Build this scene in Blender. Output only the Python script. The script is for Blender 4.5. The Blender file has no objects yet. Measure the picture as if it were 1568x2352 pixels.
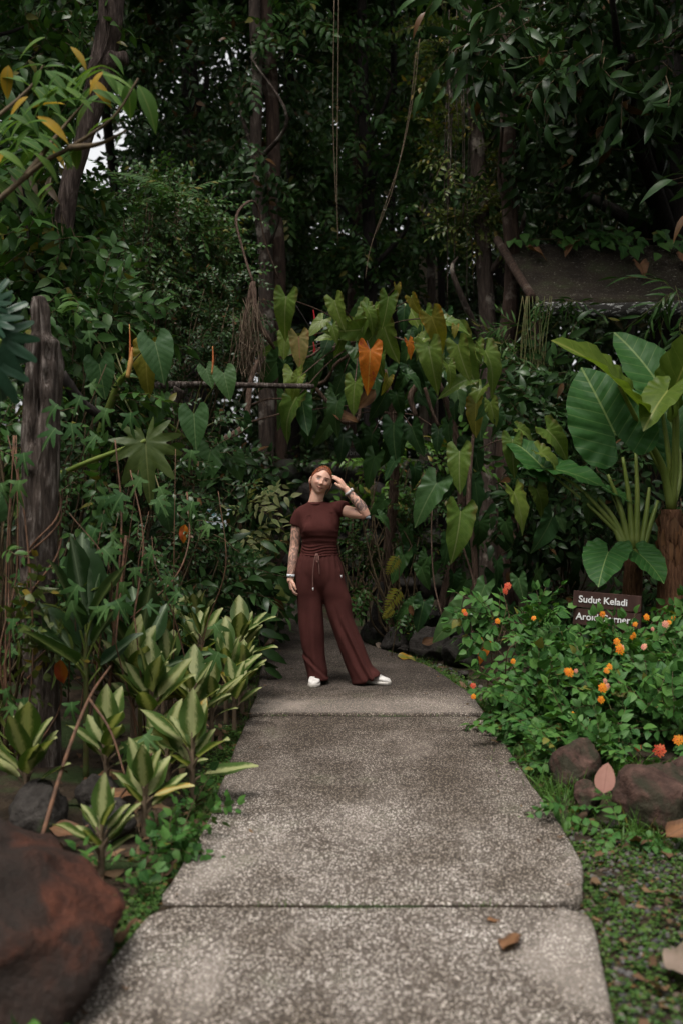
import bpy, math, random
import numpy as np
from mathutils import Vector, Matrix

# ------------------------------------------------------------------ camera, sky, sun, exposure
SC = bpy.context.scene
COL = SC.collection
F_PX, HOR = 2287.0, 1110.0
cam_data = bpy.data.cameras.new('camera')
cam_data.sensor_fit = 'VERTICAL'; cam_data.sensor_height = 36.0; cam_data.sensor_width = 24.0
cam_data.lens = 35.0
cam_data.shift_y = -66.0 / 2352.0
cam_data.clip_start = 0.05; cam_data.clip_end = 1000.0
cam_data.dof.use_dof = True; cam_data.dof.focus_distance = 7.4; cam_data.dof.aperture_fstop = 1.9
cam = bpy.data.objects.new('camera', cam_data); COL.objects.link(cam)
cam.location = (0, 0, 1.5); cam.rotation_euler = (math.pi / 2, 0, 0)
SC.camera = cam

SUN_EL, SUN_AZ = math.radians(70), math.radians(212)      # azimuth clockwise from +Y: behind the camera, to the left
W = bpy.data.worlds.new('World'); SC.world = W; W.use_nodes = True
wn = W.node_tree; wn.nodes.clear()
sky = wn.nodes.new('ShaderNodeTexSky'); sky.sky_type = 'NISHITA'; sky.sun_disc = False
sky.sun_elevation = SUN_EL; sky.sun_rotation = SUN_AZ
sky.air_density = 1.0; sky.dust_density = 4.0; sky.ozone_density = 1.0
hs = wn.nodes.new('ShaderNodeHueSaturation'); hs.inputs['Saturation'].default_value = 0.06
bg = wn.nodes.new('ShaderNodeBackground'); bg.inputs['Strength'].default_value = 0.15
wo = wn.nodes.new('ShaderNodeOutputWorld')
wn.links.new(sky.outputs[0], hs.inputs['Color']); wn.links.new(hs.outputs[0], bg.inputs[0]); wn.links.new(bg.outputs[0], wo.inputs[0])
sl = bpy.data.lights.new('sun', 'SUN'); sl.energy = 1.5; sl.angle = math.radians(22); sl.color = (1.0, 0.93, 0.83)
sun = bpy.data.objects.new('sun', sl); COL.objects.link(sun)
sd = Vector((math.sin(SUN_AZ) * math.cos(SUN_EL), math.cos(SUN_AZ) * math.cos(SUN_EL), math.sin(SUN_EL)))
sun.rotation_euler = sd.to_track_quat('Z', 'Y').to_euler()
SC.view_settings.view_transform = 'Standard'; SC.view_settings.look = 'None'
SC.view_settings.gamma = 1.0; SC.view_settings.exposure = 0.82
SC.cycles.max_bounces = 6; SC.cycles.diffuse_bounces = 2; SC.cycles.glossy_bounces = 2
SC.cycles.transmission_bounces = 3; SC.cycles.transparent_max_bounces = 4
SC.cycles.use_denoising = True
SC.cycles.caustics_reflective = False; SC.cycles.caustics_refractive = False

rng = np.random.default_rng(7)
random.seed(7)
PI = math.pi


def P(px, py, Y):
    """a point of the place seen at photo pixel (px, py) (1568 x 2352) and Y metres in front of the camera"""
    return np.array([(px - 784.0) / F_PX * Y, Y, 1.5 - (py - HOR) / F_PX * Y])


def G(px, py, z=0.0):
    Y = F_PX * (1.5 - z) / (py - HOR)
    return np.array([(px - 784.0) / F_PX * Y, Y, z])


def c6(x, y): return 564.5 + x * .32, 595.8 + y * .32
def c4(x, y): return 784 + x * .5, 564.5 + y * .5
def c3(x, y): return x * .5, 564.5 + y * .5
def c5(x, y): return x * .5, 1128.9 + y * .5


def unit(v):
    v = np.asarray(v, float)
    n = np.linalg.norm(v, axis=-1, keepdims=True)
    return v / np.maximum(n, 1e-9)


# ------------------------------------------------------------------ materials
class NB:
    """small node builder"""
    def __init__(s, name):
        s.m = bpy.data.materials.new(name); s.m.use_nodes = True
        s.t = s.m.node_tree; s.t.nodes.clear()
        s.out = s.t.nodes.new('ShaderNodeOutputMaterial')

    def n(s, typ, ins=None, **kw):
        nd = s.t.nodes.new(typ)
        for k, v in kw.items(): setattr(nd, k, v)
        for k, v in (ins or {}).items(): s.put(nd.inputs[k], v)
        return nd

    def put(s, sock, v):
        if hasattr(v, 'is_linked'): s.t.links.new(v, sock)
        else:
            if sock.type == 'RGBA' and len(v) == 3: v = (*v, 1)
            sock.default_value = v

    def math(s, op, a, b=0.0, c=None, clamp=False):
        nd = s.n('ShaderNodeMath', operation=op, use_clamp=clamp)
        s.put(nd.inputs[0], a); s.put(nd.inputs[1], b)
        if c is not None: s.put(nd.inputs[2], c)
        return nd.outputs[0]

    def mix(s, f, a, b, blend='MIX'):
        nd = s.n('ShaderNodeMix', data_type='RGBA', blend_type=blend)
        s.put(nd.inputs[0], f); s.put(nd.inputs[6], a); s.put(nd.inputs[7], b)
        return nd.outputs[2]

    def ramp(s, f, stops, interp='LINEAR'):
        nd = s.n('ShaderNodeValToRGB'); nd.color_ramp.interpolation = interp
        e = nd.color_ramp.elements
        while len(e) < len(stops): e.new(0.5)
        for i, (p, c) in enumerate(stops):
            e[i].position = p
            if not hasattr(c, '__len__'): c = (c, c, c)
            e[i].color = (*c, 1) if len(c) == 3 else c
        s.put(nd.inputs[0], f)
        return nd.outputs[0]

    def step(s, v, a, b):
        nd = s.n('ShaderNodeMapRange', interpolation_type='SMOOTHSTEP')
        s.put(nd.inputs[0], v); nd.inputs[1].default_value = a; nd.inputs[2].default_value = b
        return nd.outputs[0]

    def noise(s, vec=None, scale=5.0, detail=3.0, rough=.55, dist=0.0, out=0):
        nd = s.n('ShaderNodeTexNoise'); nd.inputs['Scale'].default_value = scale; nd.inputs['Detail'].default_value = detail
        nd.inputs['Roughness'].default_value = rough; nd.inputs['Distortion'].default_value = dist
        if vec is not None: s.put(nd.inputs['Vector'], vec)
        return nd.outputs[out]

    def obj(s): return s.n('ShaderNodeTexCoord').outputs['Object']

    def scaled(s, vec, sx, sy, sz):
        nd = s.n('ShaderNodeMapping'); s.put(nd.inputs[0], vec); nd.inputs['Scale'].default_value = (sx, sy, sz)
        return nd.outputs[0]

    def bump(s, h, strength=.5, dist=.01):
        nd = s.n('ShaderNodeBump'); nd.inputs['Strength'].default_value = strength; nd.inputs['Distance'].default_value = dist
        s.put(nd.inputs['Height'], h); return nd.outputs[0]

    def surf(s, col, rough=.6, normal=None, spec=.5, trans=0.0, tcol=None, metal=0.0, sheen=0.0):
        p = s.n('ShaderNodeBsdfPrincipled')
        s.put(p.inputs['Base Color'], col); s.put(p.inputs['Roughness'], rough)
        p.inputs['Specular IOR Level'].default_value = spec; p.inputs['Metallic'].default_value = metal
        if sheen: p.inputs['Sheen Weight'].default_value = sheen
        if normal is not None: s.put(p.inputs['Normal'], normal)
        sh = p.outputs[0]
        if trans:
            t = s.n('ShaderNodeBsdfTranslucent'); s.put(t.inputs[0], tcol if tcol is not None else col)
            mx = s.n('ShaderNodeMixShader'); mx.inputs[0].default_value = trans
            s.t.links.new(sh, mx.inputs[1]); s.t.links.new(t.outputs[0], mx.inputs[2]); sh = mx.outputs[0]
        s.t.links.new(sh, s.out.inputs[0])
        return s.m


def leaf_mat(name, cols, rough=.38, trans=.22, rib=None, veins=0, ribw=.018, slope=.7, varieg=None, rare=None, blotch=None, bump=.14, spec=.22, rust=None, veinw=.05, veinf=.26):
    b = NB(name)
    g = b.n('ShaderNodeNewGeometry'); oi = b.n('ShaderNodeObjectInfo')
    r = b.math('FRACT', b.math('ADD', g.outputs['Random Per Island'], oi.outputs['Random']))
    if len(cols) == 1: cols = [cols[0], cols[0]]
    k = len(cols)
    col = b.ramp(r, [(i / max(1, k - 1), c) for i, c in enumerate(cols)])
    if rare is not None:
        r2 = b.math('FRACT', b.math('MULTIPLY', r, 17.31))
        col = b.mix(b.math('GREATER_THAN', r2, rare[0]), col, rare[1])
    o = b.obj()
    nz = b.noise(o, 9.0, 3)
    col = b.mix(b.step(nz, .35, .75), col, b.mix(1.0, col, (.72, .78, .7), 'MULTIPLY'))
    normal = None
    if rib is not None or veins or varieg is not None or rust is not None:
        uv = b.n('ShaderNodeTexCoord').outputs['UV']
        sp = b.n('ShaderNodeSeparateXYZ'); b.put(sp.inputs[0], uv)
        au = b.math('ABSOLUTE', b.math('SUBTRACT', sp.outputs[0], .5))
        v = sp.outputs[1]
        if varieg is not None:
            vc, wd = varieg
            nn = b.noise(uv, 14.0, 3, .6, .6)
            f = b.math('SUBTRACT', b.math('ADD', b.math('MULTIPLY', nn, wd * 2.0), wd * .1), au)
            col = b.mix(b.math('MULTIPLY', b.step(f, -.08, .13), .74), col, vc)
        if rust is not None:
            f = b.step(b.math('ADD', au, b.math('MULTIPLY', b.noise(uv, 6.0, 3), .35)), .36, .55)
            col = b.mix(b.math('MULTIPLY', f, .9), col, rust)
        h = None
        if veins:
            w = b.math('FRACT', b.math('MULTIPLY', b.math('SUBTRACT', v, b.math('MULTIPLY', au, slope)), float(veins)))
            d = b.math('ABSOLUTE', b.math('SUBTRACT', w, .5))
            vm = b.math('SUBTRACT', 1.0, b.step(d, .0, veinw))
            col = b.mix(b.math('MULTIPLY', vm, veinf), col, rib or (.2, .28, .1))
            h = b.math('MULTIPLY', d, 1.0)
        if rib is not None:
            rm = b.math('SUBTRACT', 1.0, b.step(au, ribw * .4, ribw * 1.3))
            col = b.mix(b.math('MULTIPLY', rm, .75), col, rib)
        if h is not None and bump:
            normal = b.bump(h, bump, .012)
    if blotch is not None:
        col = b.mix(b.step(b.noise(o, 5.5, 3, .6), .56, .68), col, blotch)
    rg = b.math('ADD', b.math('MULTIPLY', nz, .25), rough - .12)
    return b.surf(col, rg, normal, spec, trans, b.mix(1.0, col, (1.25, 1.3, .55), 'MULTIPLY'))


def bark_mat(name, c1, c2, c3=None, scale=1.0, lichen=None, bump=.8, moss=None):
    b = NB(name); o = b.obj()
    st = b.scaled(o, 16 * scale, 16 * scale, 2.6 * scale)
    n1 = b.noise(st, 1.6, 6, .65, .4); n2 = b.noise(o, 5 * scale, 4)
    col = b.ramp(n1, [(.3, c1), (.52, c2), (.72, c3 or c2)])
    if lichen: col = b.mix(b.step(b.noise(o, 3.2 * scale, 5, .65), .54, .64), col, lichen)
    if moss: col = b.mix(b.step(n2, .5, .66), col, moss)
    h = b.math('ADD', n1, b.math('MULTIPLY', b.noise(b.scaled(o, 40, 40, 9), 1.5, 4), .4))
    return b.surf(col, .88, b.bump(h, bump, .03), .25)


def plain_mat(name, c1, c2=None, scale=20, rough=.7, bump=.2, spec=.3, trans=0.0):
    b = NB(name); o = b.obj(); n1 = b.noise(o, scale, 4)
    col = b.mix(b.step(n1, .35, .65), c1, c2 or c1)
    return b.surf(col, rough, b.bump(n1, bump, .01), spec, trans)


# ------------------------------------------------------------------ mesh helpers
class Tpl:
    def __init__(s, V, Q=None, T=None, UV=None, MI=None):
        s.V = np.asarray(V, float).reshape(-1, 3)
        s.Q = np.zeros((0, 4), int) if Q is None or len(Q) == 0 else np.asarray(Q, int)
        s.T = np.zeros((0, 3), int) if T is None or len(T) == 0 else np.asarray(T, int)
        s.UV = np.zeros((len(s.V), 2)) if UV is None else np.asarray(UV, float)
        s.MQ = np.zeros(len(s.Q), int); s.MT = np.zeros(len(s.T), int)
        if MI is not None: s.MQ[:] = MI; s.MT[:] = MI


class Cloud:
    """collects many transformed templates into one mesh"""
    def __init__(s): s.V = []; s.Q = []; s.T = []; s.U = []; s.MQ = []; s.MT = []; s.n = 0

    def raw(s, t, mi=None):
        s.V.append(t.V); s.U.append(t.UV); s.Q.append(t.Q + s.n); s.T.append(t.T + s.n)
        s.MQ.append(t.MQ if mi is None else np.full(len(t.Q), mi)); s.MT.append(t.MT if mi is None else np.full(len(t.T), mi))
        s.n += len(t.V); return s

    def add(s, t, pos, dirs, nrm, scale):
        pos = np.atleast_2d(pos); N = len(pos)
        if N == 0: return s
        y = unit(np.broadcast_to(dirs, pos.shape)); z = np.broadcast_to(nrm, pos.shape)
        z = z - (z * y).sum(1, keepdims=True) * y
        bad = np.linalg.norm(z, axis=1) < 1e-4
        if bad.any(): z = z.copy(); z[bad] = np.cross(y[bad], [1, 0.3, 0.2])
        z = unit(z); x = np.cross(y, z)
        R = np.stack([x, y, z], 2)
        sc = np.broadcast_to(np.asarray(scale, float).reshape(-1, 1, 1), (N, 1, 1))
        V = pos[:, None, :] + sc * np.einsum('nij,vj->nvi', R, t.V)
        m = len(t.V); off = (np.arange(N) * m)[:, None, None] + s.n
        s.V.append(V.reshape(-1, 3)); s.U.append(np.tile(t.UV, (N, 1)))
        s.Q.append((t.Q[None] + off).reshape(-1, 4)); s.T.append((t.T[None] + off).reshape(-1, 3))
        s.MQ.append(np.tile(t.MQ, N)); s.MT.append(np.tile(t.MT, N)); s.n += N * m
        return s

    def tpl(s):
        t = Tpl(np.concatenate(s.V), np.concatenate(s.Q), np.concatenate(s.T), np.concatenate(s.U))
        t.MQ = np.concatenate(s.MQ).astype(int); t.MT = np.concatenate(s.MT).astype(int); return t


def mesh_of(name, t, mats, smooth=True, loc=None):
    if isinstance(t, Cloud): t = t.tpl()
    V = t.V if loc is None else t.V - np.asarray(loc, float)
    me = bpy.data.meshes.new(name)
    nq, nt = len(t.Q), len(t.T)
    me.vertices.add(len(V)); me.vertices.foreach_set('co', V.astype(np.float32).ravel())
    li = np.concatenate([t.Q.ravel(), t.T.ravel()]).astype(np.int32)
    me.loops.add(len(li)); me.loops.foreach_set('vertex_index', li)
    ls = np.concatenate([np.arange(nq) * 4, nq * 4 + np.arange(nt) * 3]).astype(np.int32)
    me.polygons.add(nq + nt); me.polygons.foreach_set('loop_start', ls)
    uvl = me.uv_layers.new(name='UVMap')
    uvl.data.foreach_set('uv', t.UV[li].astype(np.float32).ravel())
    if not isinstance(mats, (list, tuple)): mats = [mats]
    for m in mats: me.materials.append(m)
    me.polygons.foreach_set('material_index', np.concatenate([t.MQ, t.MT]).astype(np.int32))
    me.polygons.foreach_set('use_smooth', np.full(nq + nt, smooth))
    me.update(); me.validate()
    return me


def tag(o, label=None, cat=None, group=None, kind=None):
    if label: o['label'] = label
    if cat: o['category'] = cat
    if group: o['group'] = group
    if kind: o['kind'] = kind
    return o


def thing(name, label, cat, loc=(0, 0, 0), group=None):
    o = bpy.data.objects.new(name, None); COL.objects.link(o); o.empty_display_size = .1
    o.location = tuple(float(v) for v in loc)
    return tag(o, label, cat, group)


def part(name, t, mats, parent=None, smooth=True):
    """a mesh given in world coordinates, linked under its thing (an unrotated Empty) or at top level"""
    loc = np.zeros(3); p = parent
    while p is not None: loc = loc + np.array(p.location); p = p.parent
    o = bpy.data.objects.new(name, mesh_of(name, t, mats, smooth, loc)); COL.objects.link(o)
    if parent is not None: o.parent = parent
    return o


def single(name, t, mats, label, cat, group=None, kind=None, loc=None, smooth=True):
    loc = np.zeros(3) if loc is None else np.asarray(loc, float)
    o = bpy.data.objects.new(name, mesh_of(name, t, mats, smooth, loc)); COL.objects.link(o); o.location = loc
    return tag(o, label, cat, group, kind)


def inst(name, me, parent, pos, d, n, s):
    """a linked copy of a shared mesh, +Y along d and +Z near n"""
    y = unit(d); z = np.asarray(n, float); z = z - z.dot(y) * y; z = unit(z); x = np.cross(y, z)
    M = Matrix(((x[0] * s, y[0] * s, z[0] * s, 0), (x[1] * s, y[1] * s, z[1] * s, 0), (x[2] * s, y[2] * s, z[2] * s, 0), (0, 0, 0, 1)))
    base = np.zeros(3)
    if parent is not None: base = np.array(parent.location)
    M.translation = Vector(tuple(np.asarray(pos, float) - base))
    o = bpy.data.objects.new(name, me); COL.objects.link(o); o.parent = parent; o.matrix_basis = M
    return o


def smooth_path(pts, n=None):
    """Catmull-Rom through the points"""
    p = np.asarray(pts, float)
    if len(p) < 3: k = 6; t = np.linspace(0, 1, k)[:, None]; return p[0] * (1 - t) + p[-1] * t
    n = n or 5; e = np.vstack([2 * p[0] - p[1], p, 2 * p[-1] - p[-2]]); out = []
    for i in range(len(p) - 1):
        a, b, c, d = e[i], e[i + 1], e[i + 2], e[i + 3]
        for t in np.linspace(0, 1, n, endpoint=False):
            out.append(.5 * ((2 * b) + (c - a) * t + (2 * a - 5 * b + 4 * c - d) * t * t + (3 * b - a - 3 * c + d) * t ** 3))
    out.append(p[-1]); return np.array(out)


def tube(pts, r, ns=8, ell=None, smooth=True, up=None, n=None, caps=True, wob=0.0):
    """closed tapered tube; r one radius, a list along the path; ell = (a, b) lists scaling the two cross axes"""
    p = smooth_path(pts, n) if smooth else np.asarray(pts, float)
    m = len(p)
    r = np.interp(np.linspace(0, 1, m), np.linspace(0, 1, len(np.atleast_1d(r))), np.atleast_1d(r))
    t = unit(np.gradient(p, axis=0))
    ref = np.array(up if up is not None else (0.13, .97, .21), float)
    a = unit(np.cross(t, ref)); bb = np.cross(a, t)
    th = np.linspace(0, 2 * PI, ns, endpoint=False)
    ea = eb = np.ones(m)
    if ell is not None:
        ea = np.interp(np.linspace(0, 1, m), np.linspace(0, 1, len(ell[0])), ell[0]); eb = np.interp(np.linspace(0, 1, m), np.linspace(0, 1, len(ell[1])), ell[1])
    rr = r[:, None] * np.ones((1, ns))
    if wob: rr = rr * (1 + wob * np.sin(3 * th[None] + np.linspace(0, 7, m)[:, None]) + wob * rng.normal(0, .6, (m, ns)))
    V = p[:, None, :] + (rr * np.cos(th) * ea[:, None])[..., None] * a[:, None, :] + (rr * np.sin(th) * eb[:, None])[..., None] * bb[:, None, :]
    V = V.reshape(-1, 3)
    i = np.arange(m - 1)[:, None] * ns; j = np.arange(ns)[None]; j2 = (j + 1) % ns
    Q = np.stack([i + j, i + j2, i + ns + j2, i + ns + j], -1).reshape(-1, 4)
    T = []
    if caps:
        V = np.vstack([V, p[0], p[-1]]); c0, c1 = m * ns, m * ns + 1
        T = [(c0, (k + 1) % ns, k) for k in range(ns)] + [(c1, (m - 1) * ns + k, (m - 1) * ns + (k + 1) % ns) for k in range(ns)]
    UV = np.zeros((len(V), 2)); UV[:, 0] = .2
    return Tpl(V, Q, T, UV)


def box(c, s, rot=None, bev=0.0):
    """box with chamfered vertical edges when bev > 0"""
    x, y, z = np.array(s) / 2.0
    b = bev
    ring = [(-x + b, -y), (x - b, -y), (x, -y + b), (x, y - b), (x - b, y), (-x + b, y), (-x, y - b), (-x, -y + b)] if b else [(-x, -y), (x, -y), (x, y), (-x, y)]
    n = len(ring)
    V = np.array([(a, q, -z) for a, q in ring] + [(a, q, z) for a, q in ring] + [(0, 0, -z), (0, 0, z)], float)
    Q = [(i, (i + 1) % n, n + (i + 1) % n, n + i) for i in range(n)]
    T = [(2 * n, (i + 1) % n, i) for i in range(n)] + [(2 * n + 1, n + i, n + (i + 1) % n) for i in range(n)]
    if rot is not None: V = V @ np.asarray(rot).T
    return Tpl(V + np.asarray(c, float), Q, T)


def rotz(a): c, s = math.cos(a), math.sin(a); return np.array([[c, -s, 0], [s, c, 0], [0, 0, 1]])
def roty(a): c, s = math.cos(a), math.sin(a); return np.array([[c, 0, s], [0, 1, 0], [-s, 0, c]])
def rotx(a): c, s = math.cos(a), math.sin(a); return np.array([[1, 0, 0], [0, c, -s], [0, s, c]])


# smooth value noise on arrays
_perm = np.random.default_rng(3).random((64, 64, 64))
def vnoise(p, scale=1.0, off=0.0):
    q = np.asarray(p) * scale + off + 100; i = np.floor(q).astype(int); f = q - i; f = f * f * (3 - 2 * f)
    r = 0
    for dx in (0, 1):
        for dy in (0, 1):
            for dz in (0, 1):
                w = (f[..., 0] if dx else 1 - f[..., 0]) * (f[..., 1] if dy else 1 - f[..., 1]) * (f[..., 2] if dz else 1 - f[..., 2])
                r = r + w * _perm[(i[..., 0] + dx) % 64, (i[..., 1] + dy) % 64, (i[..., 2] + dz) % 64]
    return r - .5


def fbm(p, scale, octs=4, off=0.0):
    r = 0; a = 1.0
    for k in range(octs): r = r + a * vnoise(p, scale * 2 ** k, off + 7.3 * k); a *= .5
    return r


def sphere_dirs(nu, nv):
    """unit sphere as Tpl with a pole along z"""
    th = np.linspace(0, PI, nv + 1)[1:-1]; ph = np.linspace(0, 2 * PI, nu, endpoint=False)
    V = np.stack([np.outer(np.sin(th), np.cos(ph)), np.outer(np.sin(th), np.sin(ph)), np.outer(np.cos(th), np.ones(nu))], -1).reshape(-1, 3)
    m = nv - 1; i = np.arange(m - 1)[:, None] * nu; j = np.arange(nu)[None]; j2 = (j + 1) % nu
    Q = np.stack([i + j, i + nu + j, i + nu + j2, i + j2], -1).reshape(-1, 4)
    V = np.vstack([V, (0, 0, 1), (0, 0, -1)]); a, b = m * nu, m * nu + 1
    T = [(a, k, (k + 1) % nu) for k in range(nu)] + [(b, (m - 1) * nu + (k + 1) % nu, (m - 1) * nu + k) for k in range(nu)]
    return Tpl(V, Q, T)


def rock(c, s, seed=0, rough=.35, nu=56, nv=34, flat=.0):
    t = sphere_dirs(nu, nv); d = t.V.copy()
    # facets: clip the sphere by random planes, then roughen
    rg = np.random.default_rng(seed)
    r = np.ones(len(d))
    for k in range(11):
        n = unit(rg.normal(size=3)); h = rg.uniform(.62, .92)
        dn = d @ n; r = np.minimum(r, np.where(dn > .05, h / np.maximum(dn, .05), 9))
    r = r * (1 + rough * .55 * fbm(d, 1.7, 4, seed * 3.1) + rough * .22 * fbm(d, 7.0, 3, seed * 1.7)) + .0
    V = d * r[:, None] * np.asarray(s); 
    t.V = V + np.asarray(c, float); return t


# ------------------------------------------------------------------ leaf shapes: +Y to the tip, +Z the upper side, length 1
def strip_leaf(W=.35, n=5, fold=.25, droop=.25, a=.75, b=.9, cols=3, wave=0.0, lobes=0, lobe_depth=.6, x0=.02):
    t = np.linspace(0, 1, n + 1); w = np.maximum(W / 2 * np.sin(PI * t ** a) ** b, x0 * W)
    if lobes:
        w = w * (1 - lobe_depth * (.5 - .5 * np.cos(2 * PI * lobes * t)) ** .8)
    w[-1] = .002
    us = np.linspace(-1, 1, cols)
    V = []; UV = []
    for i in range(n + 1):
        for u in us:
            back = -.10 * abs(u) if lobes else 0
            z = fold * abs(u) * w[i] - droop * t[i] ** 2 + wave * abs(u) * math.sin(9 * t[i] + (1.5 if u > 0 else 0)) * W
            V.append((u * w[i], t[i] * (1 - .12 * droop) + (.12 * abs(u) if lobes else 0) * t[i] * (1 - t[i]), z)); UV.append((.5 + .5 * u * min(1, w[i] / (W / 2) + .15), t[i]))
    Q = [(i * cols + k, i * cols + k + 1, (i + 1) * cols + k + 1, (i + 1) * cols + k) for i in range(n) for k in range(cols - 1)]
    return Tpl(V, Q, None, UV)


def diamond(W=.45, fold=.12):
    return Tpl([(0, 0, 0), (W / 2, .45, fold), (0, 1, -.1), (-W / 2, .45, fold)], None, [(0, 1, 2), (0, 2, 3)], [(.5, 0), (1, .45), (.5, 1), (0, .45)])


def polar_leaf(half, nth=36, nr=4, fold=.15, droop=.25, wave=0.0, nw=9, cup=0.0, rip=0.0):
    h = np.asarray(half, float)
    ang = np.arctan2(h[:, 0], h[:, 1]); rad = np.hypot(h[:, 0], h[:, 1])
    th = np.linspace(-PI, PI, nth + 1)
    r = np.interp(np.abs(th), ang, rad)
    V = [(0, 0, 0)]; UV = [(.5, 0)]
    xs = []
    for k in range(1, nr + 1):
        f = (k / nr) ** .85
        for j in range(nth + 1):
            x = f * r[j] * math.sin(th[j]); y = f * r[j] * math.cos(th[j])
            z = fold * abs(x) - droop * y * abs(y) * (1 if y > 0 else .6) - cup * (x * x)
            z += wave * f ** 3 * math.sin(nw * th[j] + (1.0 if th[j] > 0 else 0.0)) * min(1, r[j] * 2)
            if rip: z += rip * math.sin(26 * (y - .8 * abs(x))) * min(1, 6 * abs(x)) * f
            V.append((x, y, z)); UV.append((.5 + x, y))
    Q = []; T = []
    m = nth + 1
    for j in range(nth): T.append((0, 1 + j + 1, 1 + j))
    for k in range(nr - 1):
        for j in range(nth):
            a0 = 1 + k * m + j; Q.append((a0, a0 + 1, a0 + m + 1, a0 + m))
    return Tpl(V, Q, T, UV)


ARROW = [(0, 1), (.05, .92), (.13, .78), (.21, .58), (.265, .36), (.285, .15), (.31, -.02), (.315, -.16), (.26, -.28), (.16, -.3), (.075, -.2), (.02, -.04)]
HEART = [(0, 1), (.06, .91), (.18, .72), (.31, .47), (.4, .2), (.425, -.05), (.385, -.24), (.28, -.34), (.15, -.31), (.05, -.17), (.012, -.03)]
ROUND = [(0, 1), (.05, .95), (.17, .87), (.34, .68), (.46, .42), (.53, .12), (.53, -.14), (.45, -.32), (.32, -.42), (.17, -.4), (.05, -.26), (.01, -.05)]
PALM5 = [(0, 1), (.07, .82), (.095, .6), (.075, .36), (.06, .27), (.24, .5), (.5, .66), (.42, .42), (.24, .2), (.16, .08), (.34, .06), (.5, -.06), (.34, -.1), (.12, -.06), (.02, -.1)]
PALM5.sort(key=lambda p: math.atan2(p[0], p[1]))
SPLIT = []; MANY = []
for i in range(33):
    a_ = i / 32 * 3.05
    base = np.interp(a_, [0, .5, 1.1, 1.7, 2.4, 3.05], [1, .86, .72, .66, .6, .1])
    nt = (.5 - .5 * math.cos(a_ * 2 * PI / .46 + .0)) ** 1.5 * (0 if a_ < .12 else 1)
    rr_ = base * (1 - .52 * nt * (1 if a_ < 2.7 else .2))
    SPLIT.append((rr_ * math.sin(a_), rr_ * math.cos(a_)))
for i in range(49):
    a_ = i / 48 * 3.05
    base = np.interp(a_, [0, .45, 1.1, 1.7, 2.4, 2.8, 3.05], [1, .78, .62, .56, .5, .42, .06])
    nt = (.5 - .5 * math.cos(a_ * 2 * PI / .56)) ** .75
    rr_ = base * (1 - .50 * nt)
    MANY.append((rr_ * math.sin(a_), rr_ * math.cos(a_)))
LOBED = [(0, 1), (.1, .82), (.12, .55), (.11, .38), (.3, .62), (.42, .72), (.4, .46), (.3, .25), (.24, .17), (.5, .22), (.66, .2), (.55, .02), (.3, -.03), (.38, -.22), (.42, -.4), (.25, -.34), (.12, -.18), (.02, -.05)]
LOBED.sort(key=lambda p: math.atan2(p[0], p[1]))


def spray(leaf, n=9, L=.4, s=(.08, .11), droop=.35, spread=1.0, opposite=False, twig=.003, seed=0, terminal=True, tilt=.35, mi=1):
    """a twig along +Y carrying leaves on both sides"""
    rg = np.random.default_rng(seed); c = Cloud()
    ts = np.linspace(.12, 1, n if not opposite else max(1, n // 2))
    def at(t): return np.array([.04 * L * math.sin(5 * t + seed), L * t * (1 - .15 * droop * t), -droop * L * t * t])
    c.raw(tube([at(t) for t in (0, .35, .7, 1)], [twig, twig * .5], 4, smooth=False), mi)
    pos = []; dr = []; nr = []; sc = []
    for k, t in enumerate(ts):
        for sd_ in ((1, -1) if opposite else ((1,) if k % 2 else (-1,))):
            pos.append(at(t)); a = spread * rg.uniform(.75, 1.2)
            if terminal and t > .97: a *= .25
            dr.append((sd_ * math.sin(a), math.cos(a) * .9, -droop * t * 1.2 + rg.normal(0, .18)))
            nr.append((rg.normal(0, tilt), rg.normal(0, tilt) + .15, 1)); sc.append(rg.uniform(*s) * (1 - .25 * abs(t - .55)))
    c.add(leaf, np.array(pos), np.array(dr), np.array(nr), np.array(sc))
    return c.tpl()


def frond(leaflet, n=12, L=.6, s=.12, droop=.4, taper=.75, ang=1.15, seed=0, mi=1, tw=.004):
    rg = np.random.default_rng(seed); c = Cloud()
    def at(t): return np.array([0, L * t * (1 - .2 * droop * t), -droop * L * t * t])
    c.raw(tube([at(t) for t in (0, .25, .5, .75, 1)], [tw, tw * .4], 4, smooth=False), mi)
    pos = []; dr = []; nr = []; sc = []
    for t in np.linspace(.12, .98, n):
        for sg in (1, -1):
            a = ang - .35 * t + rg.normal(0, .05)
            pos.append(at(t)); dr.append((sg * math.sin(a), math.cos(a), -droop * t - .1)); nr.append((sg * -.15, .1, 1))
            sc.append(s * (math.sin(PI * (.14 + .8 * t) ** .8) ** .6) * (1 - (1 - taper) * t) + .004)
    c.add(leaflet, np.array(pos), np.array(dr), np.array(nr), np.array(sc)); return c.tpl()


def fill(c, tpls, center, radii, n, s=(.8, 1.25), out=.8, up=.5, down=.35, shell=.55, rg=None, keep=None, face=None):
    """sprays through an ellipsoid, thicker towards its outside, in uneven clumps"""
    rg = rg or rng; center = np.asarray(center, float); radii = np.asarray(radii, float)
    k = max(3, n // 14); cd = unit(rg.normal(size=(k, 3))) * (rg.uniform(shell, 1, (k, 1)))
    idx = rg.integers(0, k, n); q = cd[idx] + rg.normal(0, .2, (n, 3))
    pos = center + q * radii
    dr = unit(q) * out + rg.normal(0, .45, (n, 3)); dr[:, 2] -= down
    nr = rg.normal(0, .45, (n, 3)); nr[:, 2] += up
    if face is not None: nr += np.asarray(face)
    sc = rg.uniform(*s, n)
    ok = np.ones(n, bool) if keep is None else keep(pos)
    w = rg.integers(0, len(tpls), n)
    for i, t in enumerate(tpls):
        m = (w == i) & ok
        c.add(t, pos[m], dr[m], nr[m], sc[m])
    return c


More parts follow.
